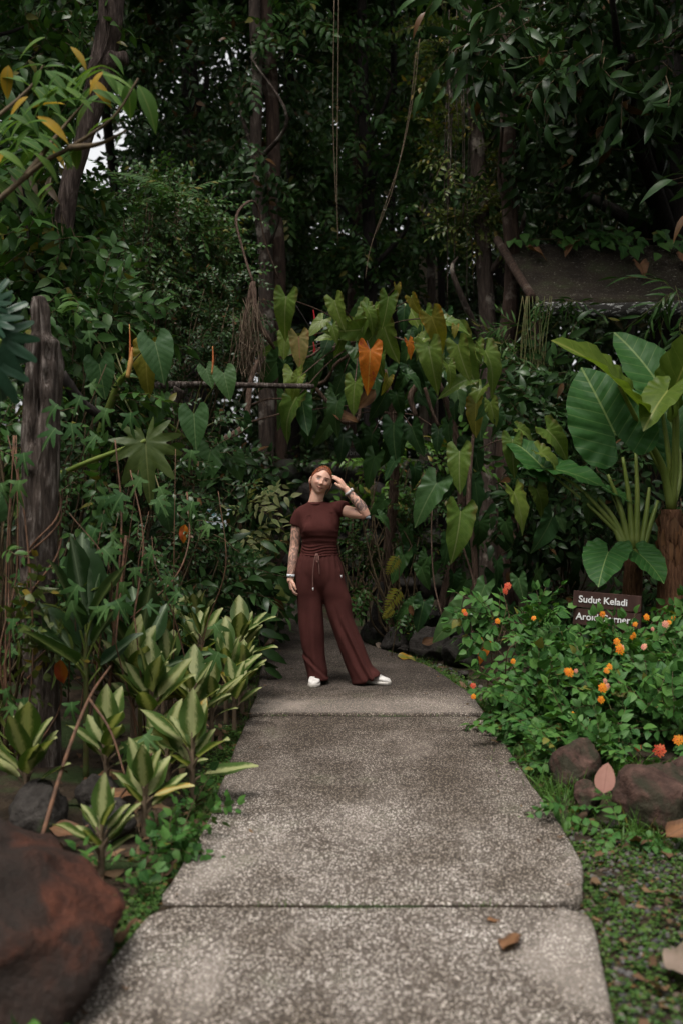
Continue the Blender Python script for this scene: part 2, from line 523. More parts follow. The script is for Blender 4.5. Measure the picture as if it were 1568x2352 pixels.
# ------------------------------------------------------------------ the materials
M = {}
M['path'] = None
def path_material():
    b = NB('exposed_aggregate'); o = b.obj()
    v1 = b.n('ShaderNodeTexVoronoi', {'Scale': 148.0}, feature='F1'); b.put(v1.inputs['Vector'], o)
    v2 = b.n('ShaderNodeTexVoronoi', {'Scale': 95.0}, feature='F1'); b.put(v2.inputs['Vector'], o)
    wn_ = b.n('ShaderNodeTexWhiteNoise', noise_dimensions='3D'); b.put(wn_.inputs[0], v1.outputs['Position'])
    w2 = b.n('ShaderNodeTexWhiteNoise', noise_dimensions='3D'); b.put(w2.inputs[0], v2.outputs['Position'])
    peb = b.ramp(wn_.outputs[0], [(0, (.030, .027, .024)), (.34, (.085, .074, .064)), (.56, (.20, .178, .157)), (.72, (.40, .37, .34)), (.83, (.72, .69, .65)), (1, (.85, .82, .78))])
    d = v1.outputs['Distance']
    col = b.mix(b.step(d, .38, .62), peb, (.095, .082, .07))
    big = b.ramp(w2.outputs[0], [(.0, (.10, .085, .07)), (.5, (.26, .235, .21)), (1, (.64, .61, .57))])
    bigm = b.math('MULTIPLY', b.math('GREATER_THAN', w2.outputs[0], .86), b.math('SUBTRACT', 1.0, b.step(v2.outputs['Distance'], .2, .34)))
    col = b.mix(bigm, col, big)
    # stains: algae and wear with shapes of their own
    n1 = b.noise(o, .85, 5, .6, .3); n2 = b.noise(o, 3.1, 5, .65); n3 = b.noise(b.scaled(o, 1, .6, 1), 1.7, 4, .6, .8)
    dark = b.step(b.math('ADD', b.math('MULTIPLY', n1, .6), b.math('MULTIPLY', n2, .4)), .40, .62)
    col = b.mix(b.math('MULTIPLY', dark, .8), b.mix(1.0, col, (.42, .39, .35), 'MULTIPLY'), col)
    col = b.mix(b.math('MULTIPLY', b.step(n3, .5, .7), .5), col, b.mix(.5, col, (.42, .385, .35)))
    # shade painted into the colour, deepening to the woman's slab; its lip worn pale
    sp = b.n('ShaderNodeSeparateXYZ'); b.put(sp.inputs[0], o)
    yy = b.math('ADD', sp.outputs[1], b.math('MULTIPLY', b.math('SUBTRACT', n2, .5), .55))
    depth_shade = b.math('MULTIPLY', b.step(yy, 3.9, 5.6), .68)
    far_shade = b.math('MULTIPLY', b.step(yy, 6.9, 7.4), .75)
    col = b.mix(depth_shade, col, b.mix(1.0, col, (.45, .40, .36), 'MULTIPLY'))
    col = b.mix(far_shade, col, b.mix(1.0, col, (.33, .305, .29), 'MULTIPLY'))
    lip = b.math('MULTIPLY', b.math('MULTIPLY', b.step(sp.outputs[1], 6.42, 6.5), b.math('SUBTRACT', 1.0, b.step(yy, 6.7, 7.05))), .6)
    col = b.mix(lip, col, b.mix(.45, b.mix(1.0, col, (2.2, 2.1, 2.0), 'MULTIPLY'), (.26, .245, .23)))
    edge = b.math('MULTIPLY', b.step(n2, .55, .7), .18)
    col = b.mix(edge, col, (.06, .075, .03))
    col = b.mix(1.0, col, (1.24, 1.19, 1.17), 'MULTIPLY')
    h = b.math('SUBTRACT', b.math('MULTIPLY', wn_.outputs[0], .35), d)
    return b.surf(col, b.math('SUBTRACT', .92, b.math('MULTIPLY', dark, .15)), b.bump(h, .55, .006), .3)
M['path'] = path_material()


def soil_material():
    b = NB('soil'); o = b.obj()
    n1 = b.noise(o, 7, 6, .7); n2 = b.noise(o, 40, 4, .6)
    col = b.ramp(n1, [(.3, (.012, .009, .006)), (.55, (.035, .024, .015)), (.75, (.06, .043, .027))])
    col = b.mix(b.step(b.noise(o, 2.2, 5), .52, .62), col, (.025, .04, .012))
    return b.surf(col, .95, b.bump(b.math('ADD', n1, b.math('MULTIPLY', n2, .5)), .9, .04), .2)
M['soil'] = soil_material()

GREEN = dict(
    deep=[(.018, .045, .014), (.028, .062, .018), (.040, .085, .024)],
    mid=[(.030, .075, .020), (.045, .105, .026), (.065, .125, .030)],
    fresh=[(.055, .130, .026), (.080, .165, .034), (.105, .190, .040)],
    olive=[(.060, .085, .020), (.085, .115, .026), (.11, .135, .030)],
)
M['leaf_far'] = leaf_mat('leaf_far', [(.022, .045, .018), (.035, .065, .022), (.05, .085, .026)], .42, .18, rare=(.97, (.10, .08, .03)))
M['leaf_dark'] = leaf_mat('leaf_dark', GREEN['deep'], .34, .12, rare=(.975, (.10, .05, .02)))
M['leaf_mid'] = leaf_mat('leaf_mid', GREEN['mid'], .36, .2, rare=(.96, (.14, .13, .03)))
M['leaf_fresh'] = leaf_mat('leaf_fresh', GREEN['fresh'], .38, .28, rare=(.96, (.20, .17, .04)))
M['leaf_olive'] = leaf_mat('leaf_olive', GREEN['olive'], .38, .25, rare=(.94, (.22, .16, .03)))
M['leaf_lantana'] = leaf_mat('leaf_lantana', [(.030, .095, .022), (.050, .135, .028), (.080, .175, .036)], .5, .22, rib=(.09, .18, .05), veins=5, ribw=.03, rare=(.965, (.16, .15, .03)))
M['leaf_branch'] = leaf_mat('leaf_branch', [(.04, .10, .02), (.07, .145, .024), (.10, .17, .03)], .34, .3, rib=(.16, .2, .06), ribw=.04, rare=(.90, (.36, .22, .025)))
M['leaf_vine'] = leaf_mat('leaf_vine', [(.040, .105, .032), (.060, .135, .040), (.085, .165, .048)], .5, .3, rib=(.14, .24, .09), ribw=.025, rare=(.95, (.2, .2, .05)))
M['philo'] = leaf_mat('philo', [(.085, .15, .028), (.125, .19, .034), (.17, .225, .042)], .30, .22, rib=(.24, .27, .11), veins=7, ribw=.016, slope=.9, rust=(.10, .085, .02))
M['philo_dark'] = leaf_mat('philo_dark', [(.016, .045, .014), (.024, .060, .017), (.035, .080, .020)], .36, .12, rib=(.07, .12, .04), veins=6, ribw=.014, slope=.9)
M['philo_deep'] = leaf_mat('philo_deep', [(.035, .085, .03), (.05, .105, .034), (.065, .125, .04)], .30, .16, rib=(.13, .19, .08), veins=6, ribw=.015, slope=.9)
M['philo_old'] = leaf_mat('philo_old', [(.25, .21, .06), (.30, .24, .08)], .5, .3, rib=(.40, .17, .10), veins=6, ribw=.02, rust=(.24, .12, .04), blotch=(.16, .16, .04))
M['philo_yellow'] = leaf_mat('philo_yellow', [(.16, .16, .025), (.22, .19, .03)], .4, .3, rib=(.3, .26, .06), veins=7, slope=.9, rust=(.38, .20, .02))
M['philo_orange'] = leaf_mat('philo_orange', [(.62, .20, .022), (.55, .15, .02)], .42, .3, rib=(.58, .30, .07), veins=6, ribw=.018, slope=.9, blotch=(.40, .075, .03))
M['taro'] = leaf_mat('taro', [(.030, .098, .022), (.040, .115, .026)], .46, .2, spec=.16, rib=(.20, .28, .09), veins=6, ribw=.014, slope=.75, bump=.6, veinw=.075, veinf=.30)
M['taro_under'] = leaf_mat('taro_under', [(.095, .15, .022), (.12, .17, .026)], .42, .38, rib=(.26, .28, .07), veins=5, ribw=.018, slope=.75)
M['taro_stem'] = plain_mat('taro_stem', (.12, .17, .03), (.16, .20, .045), 6, .45)
M['monstera'] = leaf_mat('monstera', [(.022, .058, .034), (.03, .072, .04)], .34, .14, rib=(.09, .16, .08), ribw=.012)
M['lobed'] = leaf_mat('lobed', [(.14, .17, .03), (.18, .19, .035)], .4, .3, rib=(.28, .27, .07), ribw=.02, rust=(.25, .17, .02))
M['bigsplit'] = leaf_mat('bigsplit', [(.050, .078, .016), (.058, .085, .02)], .45, .3, rib=(.13, .15, .05), veins=6, ribw=.012)
M['aglao'] = leaf_mat('aglao', [(.060, .105, .022), (.09, .135, .028), (.13, .15, .034)], .5, .25, rib=(.30, .33, .15), ribw=.022, varieg=((.43, .44, .21), .18), rust=(.05, .095, .02), rare=(.97, (.42, .24, .05)))
M['aglao_dark'] = leaf_mat('aglao_dark', [(.018, .045, .015), (.028, .060, .018)], .36, .2, rib=(.24, .30, .19), ribw=.03, varieg=((.15, .20, .12), .12))
M['silver'] = leaf_mat('silver', [(.03, .062, .03), (.045, .08, .036)], .38, .2, rib=(.20, .26, .17), ribw=.03, varieg=((.15, .19, .13), .14))
M['pale'] = leaf_mat('pale', [(.23, .25, .10), (.30, .31, .14)], .5, .25, rib=(.10, .13, .04), ribw=.03, blotch=(.12, .16, .05))
M['dead'] = leaf_mat('dead', [(.20, .095, .045), (.26, .13, .065), (.16, .08, .045)], .6, .2, rib=(.12, .06, .03), veins=7, ribw=.03, rust=(.11, .055, .03))
M['dead_pink'] = leaf_mat('dead_pink', [(.30, .15, .12)], .7, .15, rib=(.17, .07, .055), veins=11, ribw=.02)
M['dead_pale'] = leaf_mat('dead_pale', [(.27, .20, .165), (.22, .165, .13)], .7, .15, rib=(.22, .16, .12), veins=6)
M['twig'] = plain_mat('twig', (.06, .04, .022), (.10, .07, .035), 30, .8)
M['twig_green'] = plain_mat('twig_green', (.08, .11, .03), (.10, .08, .03), 20, .6)
M['vine_brown'] = plain_mat('vine_brown', (.15, .075, .042), (.085, .047, .03), 25, .75)
M['vine_pale'] = plain_mat('vine_pale', (.15, .105, .068), (.12, .085, .055), 25, .75)
M['root_bark'] = bark_mat('root_bark', (.05, .03, .02), (.13, .082, .06), (.24, .165, .125), 3.0)
M['post_wood'] = bark_mat('post_wood', (.020, .014, .011), (.085, .064, .053), (.34, .29, .26), 1.3, bump=1.0)
M['post_dark'] = plain_mat('post_dark', (.008, .006, .005), (.015, .011, .009), 20, .95)
M['bark_red'] = bark_mat('bark_red', (.022, .013, .010), (.055, .033, .024), (.10, .065, .046), 1.0, lichen=(.13, .10, .08))
M['bark_grey'] = bark_mat('bark_grey', (.022, .016, .013), (.07, .05, .04), (.14, .108, .088), 1.0, lichen=(.25, .215, .18))
M['bark_top'] = bark_mat('bark_top', (.03, .02, .017), (.085, .06, .05), (.25, .19, .165), 1.5, bump=1.0)
M['bark_pale'] = bark_mat('bark_pale', (.16, .12, .09), (.36, .29, .22), (.5, .42, .34), 1.0)
M['bark_dark'] = bark_mat('bark_dark', (.010, .008, .007), (.022, .017, .015), (.04, .032, .028), .8)
M['moss_roof'] = None
M['flower_orange'] = plain_mat('flower_orange', (.72, .17, .012), (.76, .30, .016), 60, .6, trans=.2)
M['flower_red'] = plain_mat('flower_red', (.62, .06, .03), (.6, .14, .06), 60, .6, trans=.2)
M['flower_pink'] = plain_mat('flower_pink', (.65, .22, .2), (.7, .35, .2), 60, .6, trans=.2)
M['spike_red'] = plain_mat('spike_red', (.52, .02, .03), (.35, .03, .03), 12, .45, trans=.2)
M['spike_orange'] = plain_mat('spike_orange', (.40, .12, .04), (.5, .3, .1), 8, .5)
M['fibre'] = bark_mat('fibre', (.05, .022, .012), (.13, .06, .030), (.26, .14, .075), 2.6)


def rock_mat(name, c1, c2, moss, mo=.55, ms=3.1):
    b = NB(name); o = b.obj(); n1 = b.noise(o, 4.5, 6, .65); n2 = b.noise(o, 26, 5, .65)
    col = b.ramp(n1, [(.32, c1), (.66, c2)])
    col = b.mix(b.step(n2, .3, .7), b.mix(1.0, col, (.5, .48, .46), 'MULTIPLY'), col)
    col = b.mix(b.math('MULTIPLY', b.step(b.noise(o, ms, 5, .6, .5), mo, mo + .1), .85), col, moss)
    return b.surf(col, .85, b.bump(b.math('ADD', n1, b.math('MULTIPLY', n2, .35)), .8, .05), .3)
M['rock_red'] = rock_mat('rock_red', (.034, .013, .008), (.11, .034, .017), (.010, .008, .006), .42, 1.3)
M['rock_brown'] = rock_mat('rock_brown', (.035, .017, .012), (.12, .066, .050), (.016, .018, .008), .44)
M['rock_grey'] = rock_mat('rock_grey', (.022, .018, .016), (.055, .048, .042), (.028, .036, .016), .54)
M['rock_dark'] = rock_mat('rock_dark', (.014, .012, .010), (.035, .030, .027), (.018, .026, .010), .5)
M['gravel'] = leaf_mat('gravel', [(.035, .033, .034), (.08, .075, .075), (.14, .125, .115), (.09, .06, .045)], .85, 0.0)

# ------------------------------------------------------------------ the setting: ground and path
def ground_z(x, y):
    p = np.stack([np.asarray(x, float), np.asarray(y, float), np.zeros_like(np.asarray(x, float))], -1)
    edge = np.maximum(0, np.abs(p[..., 0] - .15) - .95)
    return -.045 + np.minimum(edge, 3.0) * .05 * np.where(p[..., 1] < 15, 1, 1) + .035 * fbm(p, .9, 3) * np.minimum(1, edge * 4 + .15)


gx = np.unique(np.concatenate([np.linspace(-220, -12, 18), np.linspace(-12, 12, 97), np.linspace(12, 220, 18)]))
gy = np.unique(np.concatenate([np.linspace(-60, -2, 12), np.linspace(-2, 16, 91), np.linspace(16, 260, 32)]))
XX, YY = np.meshgrid(gx, gy); ZZ = ground_z(XX, YY)
nx, ny = len(gx), len(gy)
ii = np.arange(ny - 1)[:, None] * nx; jj = np.arange(nx - 1)[None]
gt = Tpl(np.stack([XX, YY, ZZ], -1).reshape(-1, 3), np.stack([ii + jj, ii + jj + 1, ii + nx + jj + 1, ii + nx + jj], -1).reshape(-1, 4))
single('ground', gt, M['soil'], 'dark forest soil under the plants', 'ground', kind='structure')

_L = np.array([(.0, -.80), (1.2, -.80), (2.762, -.79), (3.537, -.663), (4.34, -.59), (5.12, -.60), (5.81, -.605), (6.41, -.60), (7.15, -.60), (9.27, -.72), (11.07, -1.08), (12.0, -1.25), (14.0, -1.9), (16.5, -3.0)])
_R = np.array([(.0, .70), (1.2, .72), (2.762, .756), (3.363, .862), (3.51, .872), (3.537, .79), (3.60, .865), (3.9, .948), (4.4, .968), (4.97, .952), (5.915, .935), (6.41, .942), (7.07, .915), (7.98, .754), (8.576, .547), (8.91, .374), (9.27, .247), (10.7, -.11), (12.5, -.46), (14.0, -.95), (16.5, -2.0)])
def slab(y0, y1, dz=0.0, k=14):
    ys = np.unique(np.concatenate([[y0, y0 + .012, y0 + .05], np.arange(y0 + .1, y1 - .06, .11), [y1 - .05, y1 - .012, y1]]))
    V = []
    for y in ys:
        e = min(y - y0, y1 - y); inset = .10 * max(0, 1 - e / .09) ** 2.2
        a = np.interp(y, _L[:, 0], _L[:, 1]) + inset; c = np.interp(y, _R[:, 0], _R[:, 1]) - inset
        a += .012 * vnoise(np.array([y, 1.0, 0]), 5); c += .012 * vnoise(np.array([y, 9.0, 0]), 5)
        row = [a, a, a + .012] + list(np.linspace(a + .05, c - .05, k)) + [c - .012, c, c]
        for q, x in enumerate(row):
            z = dz + .004 * vnoise(np.array([x, y, 0]), 2.5)
            if e < .005: z -= .012
            if q in (1, len(row) - 2): z -= .012
            if q in (0, len(row) - 1): z = -.12
            V.append((x, y, z))
    m = k + 6; n = len(ys)
    i = np.arange(n - 1)[:, None] * m; j = np.arange(m - 1)[None]
    Q = np.stack([i + j, i + j + 1, i + m + j + 1, i + m + j], -1).reshape(-1, 4).tolist()
    V2 = list(V)
    for r in (0, n - 1):                                   # end faces
        b0 = len(V2); row = V[r * m:(r + 1) * m]
        for x, y, z in row: V2.append((x, y, -.12))
        for q in range(m - 1):
            f = (r * m + q, b0 + q, b0 + q + 1, r * m + q + 1); Q.append(f if r == 0 else f[::-1])
    return Tpl(V2, Q)
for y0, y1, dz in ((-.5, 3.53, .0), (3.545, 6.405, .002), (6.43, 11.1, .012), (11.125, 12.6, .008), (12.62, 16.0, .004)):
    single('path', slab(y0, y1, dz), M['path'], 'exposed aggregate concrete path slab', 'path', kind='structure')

# ------------------------------------------------------------------ shared leaf and spray templates
L3 = strip_leaf(.46, 3, .2, .3); L5 = strip_leaf(.44, 5, .22, .35); LW = strip_leaf(.34, 5, .2, .5, .8)
LN = strip_leaf(.15, 4, .15, .45); LL = strip_leaf(.27, 6, .22, .55, .85); DI = diamond(.42); DI2 = diamond(.30)
LEAFLET = strip_leaf(.26, 2, .1, .15, .55)
OV = strip_leaf(.66, 4, .16, .25, .62, .85)
SP = {
    'far': [spray(DI, 10, .55, (.14, .2), seed=k, twig=.004) for k in range(4)],
    'farfine': [spray(DI2, 12, .45, (.09, .13), seed=k + 9, twig=.004) for k in range(3)],
    'ovate': [spray(L5, 9, .45, (.11, .16), seed=k, opposite=False) for k in range(4)],
    'small': [spray(L3, 11, .30, (.05, .075), seed=k + 20) for k in range(4)],
    'big': [spray(LL, 7, .5, (.24, .33), droop=.8, seed=k + 30, twig=.006) for k in range(4)],
    'lance': [spray(LW, 8, .45, (.16, .22), droop=.6, seed=k + 40) for k in range(3)],
    'bamboo': [spray(LN, 8, .35, (.15, .21), droop=.9, seed=k + 50, spread=.7) for k in range(3)],
    'fern': [frond(LEAFLET, 15, .75, .15, .45, seed=k) for k in range(2)],
    'lantana': [spray(OV, 10, .24, (.060, .085), droop=.15, opposite=True, seed=k + 60, twig=.0025, spread=1.05) for k in range(4)],
    'herb': [spray(OV, 6, .12, (.04, .06), droop=.1, opposite=True, seed=k + 70, twig=.002) for k in range(3)],
}


def tree(name, label, trunk, r, bark, blobs, leaf, sprays, group=None, s=(.8, 1.3), keep='gap', limbs=True, extra=None, ns=12, roof=()):  # roof: centres of added unseen leaf layers that block sky light
    """a tapered trunk through the given points, limbs into each blob of the crown, and the crown itself"""
    base = np.array(trunk[0], float); t = thing(name, label, 'tree', base, group)
    c = Cloud(); c.raw(tube(trunk, r, ns, wob=.05, n=7))
    pts = smooth_path(trunk, 6)
    for (cc, rad, n) in blobs:
        if not limbs: continue
        cc = np.array(cc, float)
        k = int(np.argmin(np.linalg.norm(pts - cc + np.array([0, 0, 1.2]), axis=1))); a = pts[min(k, len(pts) - 1)]
        mid = (a + cc) / 2 + rng.normal(0, .25, 3) + (0, 0, .2)
        rr = np.interp(k / len(pts), np.linspace(0, 1, len(np.atleast_1d(r))), np.atleast_1d(r)) * .45
        c.raw(tube([a, mid, cc], [rr, rr * .6, rr * .25], 6))
    if extra is not None: extra(c)
    part('trunk', c, bark, t)
    if blobs:
        cr = Cloud()
        for (cc, rad, n) in blobs: fill(cr, sprays, cc, rad, n, s, keep=sky_gap if keep == 'gap' else keep)
        for cc in roof: fill(cr, SP['far'], cc, (2.7, 2.2, .7), 120, (2.0, 3.2), keep=sky_gap)  # dense unseen leaf layers added overhead to block sky light
        part('crown', cr, [leaf, M['twig']], t)
    return t


def shrub(name, label, base, blobs, leaf, sprays, group=None, s=(.8, 1.2), cat='shrub', stem_mat=None, stem_r=.012, face=None, keep=None, up=.6, down=.2, nst=7):
    base = np.array(base, float); t = thing(name, label, cat, base, group)
    st = Cloud(); cr = Cloud()
    for (cc, rad, n) in blobs:
        cc = np.array(cc, float)
        for k in range(nst):
            e = cc + rng.normal(0, .45, 3) * np.array(rad)
            st.raw(tube([base + rng.normal(0, .06, 3) * (1, 1, 0), (base + e) / 2 + rng.normal(0, .1, 3), e], [stem_r, stem_r * .7, stem_r * .3], 5))
        fill(cr, sprays, cc, rad, n, s, face=face, up=up, down=down, keep=keep)
    part('stem', st, stem_mat or M['twig'], t)
    part('foliage', cr, [leaf, stem_mat or M['twig']], t)
    return t


def gp(x, y, dz=-.02): return np.array([x, y, float(ground_z(np.array(x), np.array(y))) + dz])

# ------------------------------------------------------------------ far woods behind everything, reading as one mass
def sky_gap(pos):
    px = 784 + F_PX * pos[:, 0] / pos[:, 1]; py = HOR - F_PX * (pos[:, 2] - 1.5) / pos[:, 1]
    g = ((px - 226) / 98) ** 2 + ((py - 330) / 118) ** 2 < 1 + .5 * vnoise(np.stack([px / 20, py / 20, 0 * px], -1), 1.0)
    return ~g
fw = Cloud()
for X in np.arange(-17, 18, 2.6):
    for Z in np.arange(.5, 24, 2.6):
        fill(fw, SP['far'], (X + rng.uniform(-.8, .8), 27 + rng.uniform(-2.5, 3), Z + rng.uniform(-.8, .8)), (2.0, 2.2, 2.0), 150, (1.3, 2.4), face=(0, -.7, 0), keep=sky_gap)
for X in np.arange(-13, 14, 2.2):
    for Z in (1.2, 3.4, 5.6, 8.0):
        fill(fw, SP['ovate'], (X, 20 + rng.uniform(-1.5, 1.5), Z + rng.uniform(-.5, .8)), (1.5, 1.3, 1.5), 64, (1.1, 2.0), face=(0, -.6, 0), keep=sky_gap)
for X in np.arange(-20, 21, 2.6):
    for Z in np.arange(1.0, 26, 2.4):
        fill(fw, SP['far'], (X + rng.uniform(-1, 1), 34 + rng.uniform(-1.5, 2), Z + rng.uniform(-1, 1)), (2.2, 1.5, 2.0), 40, (2.2, 3.6), face=(0, -.7, 0), keep=sky_gap)
single('far_woods', fw, [M['leaf_far'], M['twig']], 'dark mass of far jungle leaves behind the trees', 'woods', kind='stuff')


# ------------------------------------------------------------------ trees
def trunk_px(pts, Y, foot=None):
    """trunk from the ground up through photo points at depth Y"""
    q = [P(x, y, Y) for x, y in pts][::-1]
    b = gp(q[0][0] if foot is None else foot, Y, -.1)
    return [b] + q

# leaning trunk, upper left
tp = [gp(-2.6, 8, -.1), P(140, 560, 8), P(190, 330, 8), P(234, 170, 8), P(244, 110, 8), P(257, 0, 8), P(262, -300, 8.2), P(250, -800, 8.5)]
def knob(c):
    c.raw(tube([P(240, 150, 8), P(270, 138, 7.93), P(290, 132, 7.9)], [.10, .068, .05], 10, wob=.1))
    for k in range(5):
        o = rng.uniform(-14, 12)
        c.raw(tube([P(240 + o * .6, -20, 7.89), P(250 + o, 60, 7.89), P(236 + o * .8, 120, 7.88), P(216 + o, 160, 7.87), P(205 + o, 230, 7.9)], [.007, .007, .005], 5))
tree('leaning_tree', 'scaly brown trunk with a knob and pale roots running down it, top left', tp, [.10, .08, .07, .115, .10, .10, .10, .08], M['bark_top'],
     [((-3.0, 10.5, 9.4), (1.6, 1.8, 1.0), 80)], M['leaf_dark'], SP['ovate'], extra=knob, roof=[(-5.8, 8, 8.2)])

tree('twin_trunk_tree', 'slim reddish trunk with pale lichen, left one of the twin trunks behind the philodendron',
     trunk_px([(586, -400), (584, 0), (590, 150), (588, 350), (597, 480), (612, 640)], 13), [.11, .10, .09, .078, .075, .075, .075], M['bark_grey'],
     [((-2.2, 13.4, 9.8), (1.6, 1.2, 1.0), 70), (P(560, 200, 13.4), (.9, .6, 1.1), 60), (P(575, 130, 12.4), (.35, .2, .5), 24), (P(590, 330, 12.4), (.3, .2, .4), 20)], M['leaf_dark'], SP['ovate'], roof=[(-2.2, 13.8, 10.6)])
tree('twin_trunk_tree', 'darker reddish trunk, right one of the twin trunks behind the philodendron',
     trunk_px([(612, -400), (610, 0), (622, 150), (628, 350), (630, 480), (640, 660)], 13.2), [.12, .11, .095, .09, .088, .085, .085], M['bark_red'],
     [((.2, 13.5, 9.6), (2.0, 1.6, 1.3), 120), (P(700, 130, 13.6), (.8, .6, .8), 45)], M['leaf_mid'], SP['ovate'], roof=[(.6, 14.2, 10.8)])

def curtain(c):
    for k in range(16):
        x = rng.uniform(1020, 1085); L = rng.uniform(250, 620); y0 = rng.uniform(0, 200); Y = rng.uniform(11.4, 12.2)
        c.raw(tube([P(x, y0, Y), P(x + rng.uniform(-8, 8), y0 + L / 2, Y), P(x + rng.uniform(-14, 14), y0 + L, Y)], .005, 4))
tree('mottled_tree', 'mottled grey trunk wrapped in hanging vines right of centre',
     trunk_px([(1078, -300), (1080, 60), (1086, 200), (1098, 400), (1108, 560), (1118, 720), (1122, 820)], 12), [.12, .11, .10, .098, .095, .09, .09, .085], M['bark_grey'],
     [((2.4, 12, 9.0), (2.0, 1.5, 1.2), 120), (P(1040, 150, 12.2), (.5, .4, .9), 70), (P(1045, 420, 12), (.35, .3, 1.0), 60), (P(1050, 590, 11.8), (.4, .3, .6), 50)], M['leaf_olive'], SP['small'], extra=curtain, s=(1.0, 1.7))
tree('red_bark_tree', 'thin reddish brown trunk just left of the mossy roof',
     trunk_px([(1160, -300), (1165, 300), (1168, 480), (1176, 640), (1160, 800), (1160, 920)], 11.4), [.11, .1, .095, .09, .09, .09], M['bark_red'],
     [((2.0, 11.2, 8.6), (1.6, 1.4, 1.0), 80), (P(1160, 220, 11.0), (.7, .5, 1.0), 40)], M['leaf_dark'], SP['ovate'])
tree('broad_tree', 'broad black trunk in deep shade at the right edge behind the roof',
     trunk_px([(1525, -300), (1540, 100), (1545, 400), (1545, 700)], 12.5), [.3, .26, .24, .22, .2], M['bark_dark'],
     [((4.3, 11.0, 6.9), (1.5, 1.4, 1.2), 110), ((2.6, 9.6, 6.2), (1.3, 1.2, .9), 80), ((4.6, 9.0, 8.0), (2.0, 2.0, 1.2), 110),
      (P(1330, 300, 12.2), (1.0, .8, 1.0), 100), (P(1450, 130, 9.5), (.7, .7, .5), 34), (P(1250, 120, 11), (.8, .7, .9), 70), (P(1400, 400, 14), (1.8, .8, 1.4), 130), (P(1250, 420, 13.5), (.8, .6, 1.2), 70)], M['leaf_dark'], SP['big'], roof=[(6.0, 11.5, 9.4), (4.5, 13.5, 10.3)])
tree('pale_tree', 'pale far trunk catching light at the top of the photo',
     trunk_px([(925, -100), (952, 20), (968, 80), (985, 160), (990, 300), (985, 420)], 21), [.22, .2, .18, .16, .16, .15], M['bark_pale'],
     [(P(960, -60, 20), (3, 2, 1.2), 70), (P(1010, 230, 19.5), (1.6, .8, 1.6), 120)], M['leaf_fresh'], SP['ovate'])
for k, (x, lean, Y, m, lab) in enumerate([(985, 6, 19, 'bark_grey', 'slim far trunk under the leafy gap, palest of the thin trunks'), (815, -8, 17, 'bark_red', 'slender dark trunk behind the hanging creepers near the centre'),
                                          (1010, 4, 20.5, 'bark_dark', 'thin black trunk beside the palest slim trunk'), (420, 10, 18, 'bark_dark', 'thin dark trunk behind the fern-topped shrub'), (900, 3, 18, 'bark_dark', 'thin dark trunk behind the curved creeper')]):
    tree('slender_tree', lab, trunk_px([(x, -200), (x + lean, 200), (x - lean, 480), (x + lean, 700)], Y), [.09, .08, .07, .06, .05], M[m],
         [(P(x, 150, Y), (1.3, .9, 1.6), 80), (P(x + 40, 480, Y + .5), (.9, .7, 1.0), 50)], M['leaf_mid'], SP['ovate'])

tree('glossy_tree', 'tree with dense mid green leaves in the middle of the photo behind the creepers',
     trunk_px([(830, 0), (835, 300), (850, 620)], 15), [.12, .1, .09, .07], M['bark_dark'],
     [(P(880, 150, 15), (1.3, .8, 1.0), 120), (P(860, 330, 15), (1.2, .8, .8), 110), (P(760, 470, 15), (.9, .7, .8), 80), (P(930, 480, 15), (.9, .6, .9), 80), (P(990, 320, 15.5), (.7, .6, 1.0), 60), ((.2, 15.6, 10.2), (2.0, 1.5, 1.0), 70)],
     M['leaf_mid'], SP['ovate'], roof=[(-.8, 16.8, 11.8), (3.4, 16.4, 11.8)])
tree('shade_tree', 'tall tree with black crown in deep shade left of the twin trunks',
     trunk_px([(430, 0), (440, 350), (450, 700)], 15.5), [.2, .16, .14, .12], M['bark_dark'],
     [(P(440, 110, 15), (1.5, .9, 1.2), 130), (P(420, 300, 15), (.9, .8, .8), 90), (P(510, 350, 15), (.7, .8, 1.0), 80), (P(470, 500, 15.5), (1.2, .7, .7), 80), ((-2.4, 15.5, 10.3), (2.6, 2.2, 1.4), 140), (P(590, 560, 15.5), (.7, .6, .9), 60)],
     M['leaf_dark'], SP['ovate'], roof=[(-2.6, 16.5, 11.8), (-5.5, 13.5, 10.4), (-6, 17, 12)])
tree('leafy_tree', 'leafy tree with mid green ovate leaves filling the top left corner',
     [gp(-3.6, 8.5, -.1), (-3.5, 8.5, 2.5), (-3.2, 8.4, 5.5), (-3.0, 8.4, 7.0)], [.13, .11, .09, .05], M['bark_dark'],
     [(P(60, 60, 8.3), (.6, .6, .6), 90), (P(95, 110, 8.6), (.3, .5, .4), 44), (P(20, 320, 8.6), (.6, .5, .6), 80), (P(60, 480, 9), (.55, .5, .5), 70), (P(130, 450, 7.5), (.25, .2, .45), 34), (P(110, 610, 7.4), (.3, .2, .35), 30), (P(30, 620, 8.8), (.5, .5, .5), 60), ((-3.8, 8.6, 6.9), (1.3, 1.4, .8), 90)],
     M['leaf_mid'], SP['ovate'], keep=sky_gap)
for k, (x, y, z, r, n) in enumerate([(-6.5, 6.5, 6.2, 2.6, 170), (6.3, 7.2, 6.6, 2.6, 170), (-7.0, 13, 8, 3.0, 200), (7.5, 14, 8.5, 3.0, 200)]):
    tree('canopy_tree', ['shade tree standing left of the leafy corner tree', 'shade tree standing right of the mossy roof', 'shade tree deep in the woods behind the leafy corner tree', 'shade tree deep in the woods behind the mossy roof'][k],
         [gp(x, y, -.1), (x + .2, y, 3), (x, y, z)], [.25, .2, .12], M['bark_dark'], [((x, y, z), (r, r, r * .6), n), ((x * .8, y + 1, z - 2.6), (r * .7, r * .7, 1.6), n // 2)], M['leaf_dark'], SP['big'], roof=[(x * 1.3, y, z + .5), (x * 1.5, y - 2.5, z - 2.5), (x * 1.5, y + 2, z - 4)])
